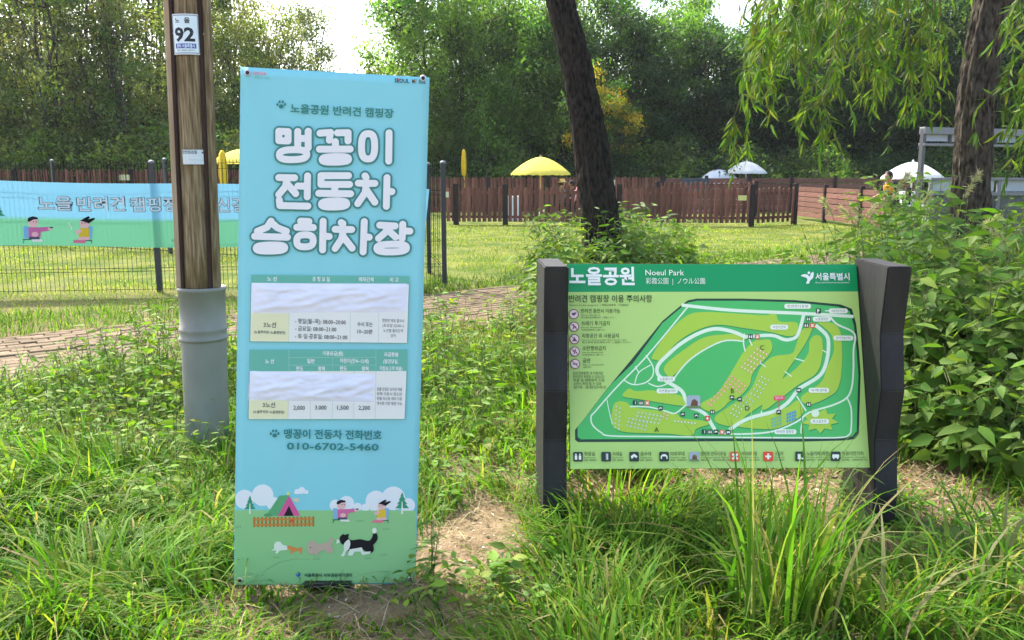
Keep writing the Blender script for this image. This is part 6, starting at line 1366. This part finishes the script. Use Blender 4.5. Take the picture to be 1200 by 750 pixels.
# named weeds that can be picked out
weed(178, 425, .48, 'tall pale green weed left of the utility pole', nst=4, leafL=.10, step=.04, cols=WC, spread=.2)
weed(205, 440, .62, 'leafy weed with drooping leaves touching the pole sleeve', nst=4, leafL=.11, step=.045, cols=WC, spread=.2)
weed(128, 500, .46, 'pale leaved weed standing in the grass left of the pole', nst=5, leafL=.10, step=.045, cols=WC, spread=.25)
weed(70, 455, .42, 'slender weed at the path edge on the far left', nst=4, leafL=.08, step=.04, cols=WC, spread=.25)
weed(100, 450, .52, 'dark stemmed weed beside the brick path', nst=3, leafL=.09, step=.05, cols=WC, spread=.2)
weed(505, 690, .30, 'leafy weed at the lower right corner of the blue banner', nst=4, leafL=.09, step=.035, spread=.12, objs=True)
weed(1002, 655, .36, 'broad leaved plant in front of the right board post', nst=3, leafL=.14, step=.05, key='lance', spread=.1, objs=True, aspect=.34)
weed(975, 610, .40, 'soft green plant just left of the right board post', nst=4, leafL=.10, step=.05, spread=.14, objs=True)
# weeds round the middle tree
tm = ['at the far left of the thicket', 'second from the left', 'third from the left', 'just left of the trunk', 'just right of the trunk', 'second right of the trunk', 'tall one right of the trunk', 'toward the right end', 'at the right end of the thicket', 'in front of the trunk on the left', 'in front of the trunk on the right', 'low one above the left board post', 'in front on the right side', 'in the back row on the right', 'right of the thicket and lower', 'short one farther right', 'in the back row far right']+['in front at the far left, shorter', 'behind the board, small one left of centre', 'behind the board, small one at the centre', 'small one right of centre', 'small one near the right', 'last one at the right', 'small one behind', 'small one farther behind', 'small one at the very back']
for px, py, h in ((640, 362, .75), (655, 360, .62), (668, 366, .9), (683, 368, .95), (722, 362, .95), (738, 360, .9), (755, 364, .95), (772, 362, .8), (790, 360, .7), (690, 380, .8), (712, 382, .75), (648, 380, .5), (748, 376, .9), (765, 350, .85), (815, 358, .5), (840, 352, .45), (780, 350, .75), (870, 350, .4), (900, 352, .45), (935, 350, .5)):
    weed(px, py, h*1.25, 'green weed round the leaning trunk, '+tm[k] if px < 800 else 'low green weed behind the top edge of the map board', nst=13, leafL=.19, step=.06, key='ovate' if k % 3 == 0 else 'lance', spread=.5, cols=WC if k % 2 else SHC, grp='weeds round the middle trunk' if px < 800 else 'low weeds behind the map board', branchy=.6); k += 1
# weeds between poster and board
for px, py, h in ((500, 470, .42), (525, 455, .5), (545, 470, .45), (570, 450, .45), (600, 440, .4), (620, 460, .4), (520, 500, .35), (560, 495, .32), (590, 480, .35), (505, 430, .5), (540, 420, .45), (585, 405, .4), (615, 400, .42), (560, 520, .25), (610, 520, .28)):
    weed(px, py, h*1.3, 'bright green weed between the signs, '+('front' if py > 490 else 'middle' if py > 445 else 'back')+' row, '+('touching the banner' if px < 512 else 'near the banner' if px < 535 else 'left of centre' if px < 555 else 'centre' if px < 575 else 'right of centre' if px < 595 else 'near the board post' if px < 612 else 'touching the board post'), nst=8, leafL=.125, step=.055, spread=.5, cols=WC, grp='weeds between banner and board', branchy=.5)
for px, py, h in ((20, 540, .3), (60, 560, .28), (100, 560, .33), (150, 560, .32), (190, 560, .3), (30, 590, .24), (90, 610, .26), (150, 610, .22), (210, 575, .3), (200, 530, .38), (160, 520, .38), (90, 520, .36), (40, 510, .34), (190, 490, .42), (10, 490, .3), (150, 470, .4), (290, 560, .3), (205, 620, .24)):
    weed(px, py, h*1.15, 'small leaved weed in the left grass, '+('nearest row' if py > 585 else 'second row' if py > 545 else 'third row' if py > 505 else 'back row')+', '+('at the picture edge' if px < 35 else 'far left' if px < 75 else 'middle' if px < 125 else 'right' if px < 175 else 'beside the pole sleeve'), nst=7, leafL=.09, step=.04, spread=.42, cols=WC, grp='weeds in the left grass', branchy=.45, key='ovate' if k % 2 else 'lance'); k += 1
for px, py, h in ((115, 470, .55), (150, 480, .5), (240, 455, .55), (265, 440, .5), (275, 470, .55), (85, 485, .4), (45, 480, .35), (190, 455, .6), (225, 470, .5)):
    weed(px, py, h*1.15, 'tall leafy weed at the near path edge, '+('behind the pole sleeve' if px > 230 else 'just left of the sleeve' if px > 210 else 'left of the sleeve' if px > 170 else 'left of centre' if px > 130 else 'middle' if px > 100 else 'far left' if px > 60 else 'at the picture edge'), nst=9, leafL=.13, step=.05, spread=.4, cols=WC, grp='tall weeds along the near path edge', branchy=.5)
# right hand thicket of leafy shrubs
k = 0
for px, Y, h, lb in ((1075, 4.9, 1.02, 'leafy green shrub close behind the right board post'), (1120, 4.7, 1.12, 'big leaved green shrub right of the right board post'), (1165, 4.6, 1.2, 'big leaved green shrub near the right edge of the picture'), (1205, 4.5, 1.25, 'big leaved green shrub cut by the right edge of the picture'), (1095, 5.3, 1.2, 'leafy shrub behind the first one right of the board')):
    weed(px, 0, h, lb, Y=Y, nst=13, leafL=.2, step=.085, key='ovate', spread=.75, objs=True, name='leafy_shrub', cat='shrub', branchy=.62, cols=SHC)
for px, Y, h in ((1050, 5.9, 1.25), (1085, 6.2, 1.35), (1120, 5.7, 1.2), (1160, 5.5, 1.25), (1205, 5.6, 1.3), (1180, 6.3, 1.2), (1060, 6.8, 1.2), (1100, 7.2, 1.35), (1020, 7.2, 1.1), (1215, 7.0, 1.25), (1170, 7.0, 1.15), (1145, 6.5, 1.1), (1040, 7.8, 1.05), (1005, 8.2, .85)):
    weed(px, 0, h*1.12, 'leafy shrub of right thicket, '+('in front of' if Y < 6 else 'beside' if Y < 7 else 'behind')+' rough trunk, '+('far left' if px < 1045 else 'left' if px < 1090 else 'middle' if px < 1135 else 'right' if px < 1185 else 'far right')+' of the group', Y=Y, nst=12, leafL=.19, step=.085, key='ovate' if k % 2 else 'lance', spread=.85, name='leafy_shrub', cat='shrub', grp='shrubs of the right thicket', branchy=.62, cols=SHC if k % 3 else WC); k += 1
for px, Y, h in ((1130, 4.3, .6), (1185, 4.15, .65), (1085, 4.5, .6), (1150, 4.9, .95), (1215, 4.1, .8)):
    weed(px, 0, h, 'low leafy shrub at the front of the right thicket, '+{1130: 'right of the board post', 1185: 'near the picture edge', 1085: 'touching the right board post', 1150: 'taller one in the middle', 1215: 'cut by the picture edge'}[px], Y=Y, nst=11, leafL=.17, step=.07, key='ovate', spread=.7, name='leafy_shrub', cat='shrub', grp='low shrubs in front of the right thicket', branchy=.6, cols=SHC)
weed(1046, 0, 1.5, 'tall leafy weed standing before the person in orange', Y=8.6, nst=15, leafL=.16, step=.06, key='ovate', spread=.35, cols=SHC)
weed(1062, 0, 1.42, 'tallest leafy weed left of the rough willow trunk', Y=7.9, nst=8, leafL=.15, step=.06, key='lance', spread=.4, cols=WC)
# flowering grass stalks by the board fence
def plume(px, py, h, label, lean=.3, Y=None):
    b = G(px, py) if Y is None else np.array([P(px, 300, Y)[0], Y, 0.]); root = empty('plume_grass', (b[0], b[1], 0), label, 'plume grass', 'plume grasses by the right thicket'); g = MB()
    a = rng.choice([0, 3.1])+rng.normal(0, .4); pts = smooth_line(np.array([(0, 0, 0), (.04*math.cos(a), 0, h*.5), (lean*.4*math.cos(a), .02, h*.85), (lean*math.cos(a), .04, h)]), 6); g.tube([tuple(q) for q in pts], .003, 4); link('stem', g.mesh('stem', False), M['stem'], parent=root)
    n = 160; t = rng.uniform(.72, 1, n)*(len(pts)-1.01); i = t.astype(int); q = pts[i]*(1-(t-i))[:, None]+pts[i+1]*(t-i)[:, None]; d = rng.normal(0, .4, (n, 3))+np.array([math.cos(a)*.6, 0, .3])
    link('plume', leaves_mesh('plume', q, d, rng.normal(0, 1, (n, 3)), rng.uniform(.03, .07, n), rng.uniform(.003, .006, n), palette(n, [(.42, .40, .28), (.34, .33, .2)], .1), 0), M['leaf_near'], parent=root, kind='stuff')
    n = 7; a_ = rng.uniform(0, 6.28, n); blades('blades', np.zeros((n, 3))+np.stack([np.cos(a_)*.02, np.sin(a_)*.02, a_*0], 1), h*rng.uniform(.4, .75, n), rng.uniform(.008, .013, n), rng.uniform(.2, .7, n), a_, palette(n, WC), 6, 1.9, parent=root)
for q in ((985, 7.6, 1.28), (1000, 7.8, 1.25), (1014, 7.4, 1.2), (1032, 6.6, 1.5), (1028, 6.9, 1.25), (1052, 6.4, 1.35), (1182, 5.6, 1.55), (970, 8.0, .95), (1200, 5.2, 1.2), (1110, 6.0, 1.5)): plume(q[0], 0, q[2], 'tall stalk of pale plume grass rising from the thicket right of the board', .22, q[1])
# thin weeds standing along the top edge of the board (behind it)
for px, Y, h in ((800, 8.6, .5), (830, 8.2, .5), (860, 8.8, .55), (890, 8.4, .5), (920, 8.0, .55), (950, 7.6, .6), (975, 7.2, .65), (1000, 6.8, .75), (990, 6.0, .8), (1020, 5.8, .85), (1035, 5.2, .95), (620, 7.8, .45), (645, 7.4, .42)):
    weed(px, 0, h, 'wispy weed standing just behind the map board', Y=Y, nst=8, leafL=.10, step=.06, key='lance', spread=.6, cols=WC, grp='wispy weeds behind the board', branchy=.4)
# ground herbs between the blades (small round leaves)
def herbs():
    x, y = scatter(26000, 2.6, 8, .64, .3, .9); k = keep_off(x, y) & ~onpath(x, y, 0) & (vnoise(x, y, 2.2, 61) > .46) & (rng.random(len(x)) > bareness(x, y)*1.02); x, y = x[k], y[k]; n = len(x); h = .03+.13*vnoise(x, y, 3, 62)*rng.random(n)
    a = rng.uniform(0, 6.28, n); L_ = rng.uniform(.02, .055, n)*(1+.5*(vnoise(x, y, 5, 63) > .6)); link('ground_herbs', leaves_mesh('ground_herbs', np.stack([x, y, gz(x, y)+h], 1), np.stack([np.cos(a), np.sin(a), rng.uniform(-.3, .5, n)], 1), rng.normal(0, .3, (n, 3))+np.array([0, 0, 1]), L_, L_*rng.uniform(.35, .6, n), palette(n, WC+SHC, .16), 1), M['leaf_near'], kind='stuff', label='low leafy herbs mixed into the foreground grass', cat='herbs')
herbs()
# bare sprays of green growing in the lawn verge

# ------------------------------------------------------------------ air
HZ = MB(); HZ.box(0, 450, 6.6, 1810, 1510, 15.4); hz = HZ.mesh('haze'); hm = bpy.data.materials.new('haze_air'); hm.use_nodes = True; hn = hm.node_tree; hn.nodes.clear()
vo = hn.nodes.new('ShaderNodeVolumePrincipled'); vo.inputs['Color'].default_value = (.93, .96, 1, 1); vo.inputs['Density'].default_value = .0003; vo.inputs['Anisotropy'].default_value = .3
ou = hn.nodes.new('ShaderNodeOutputMaterial'); hn.links.new(vo.outputs[0], ou.inputs['Volume']); link('haze', hz, hm, kind='stuff', label='thin pale summer haze filling the air over the park', cat='haze')
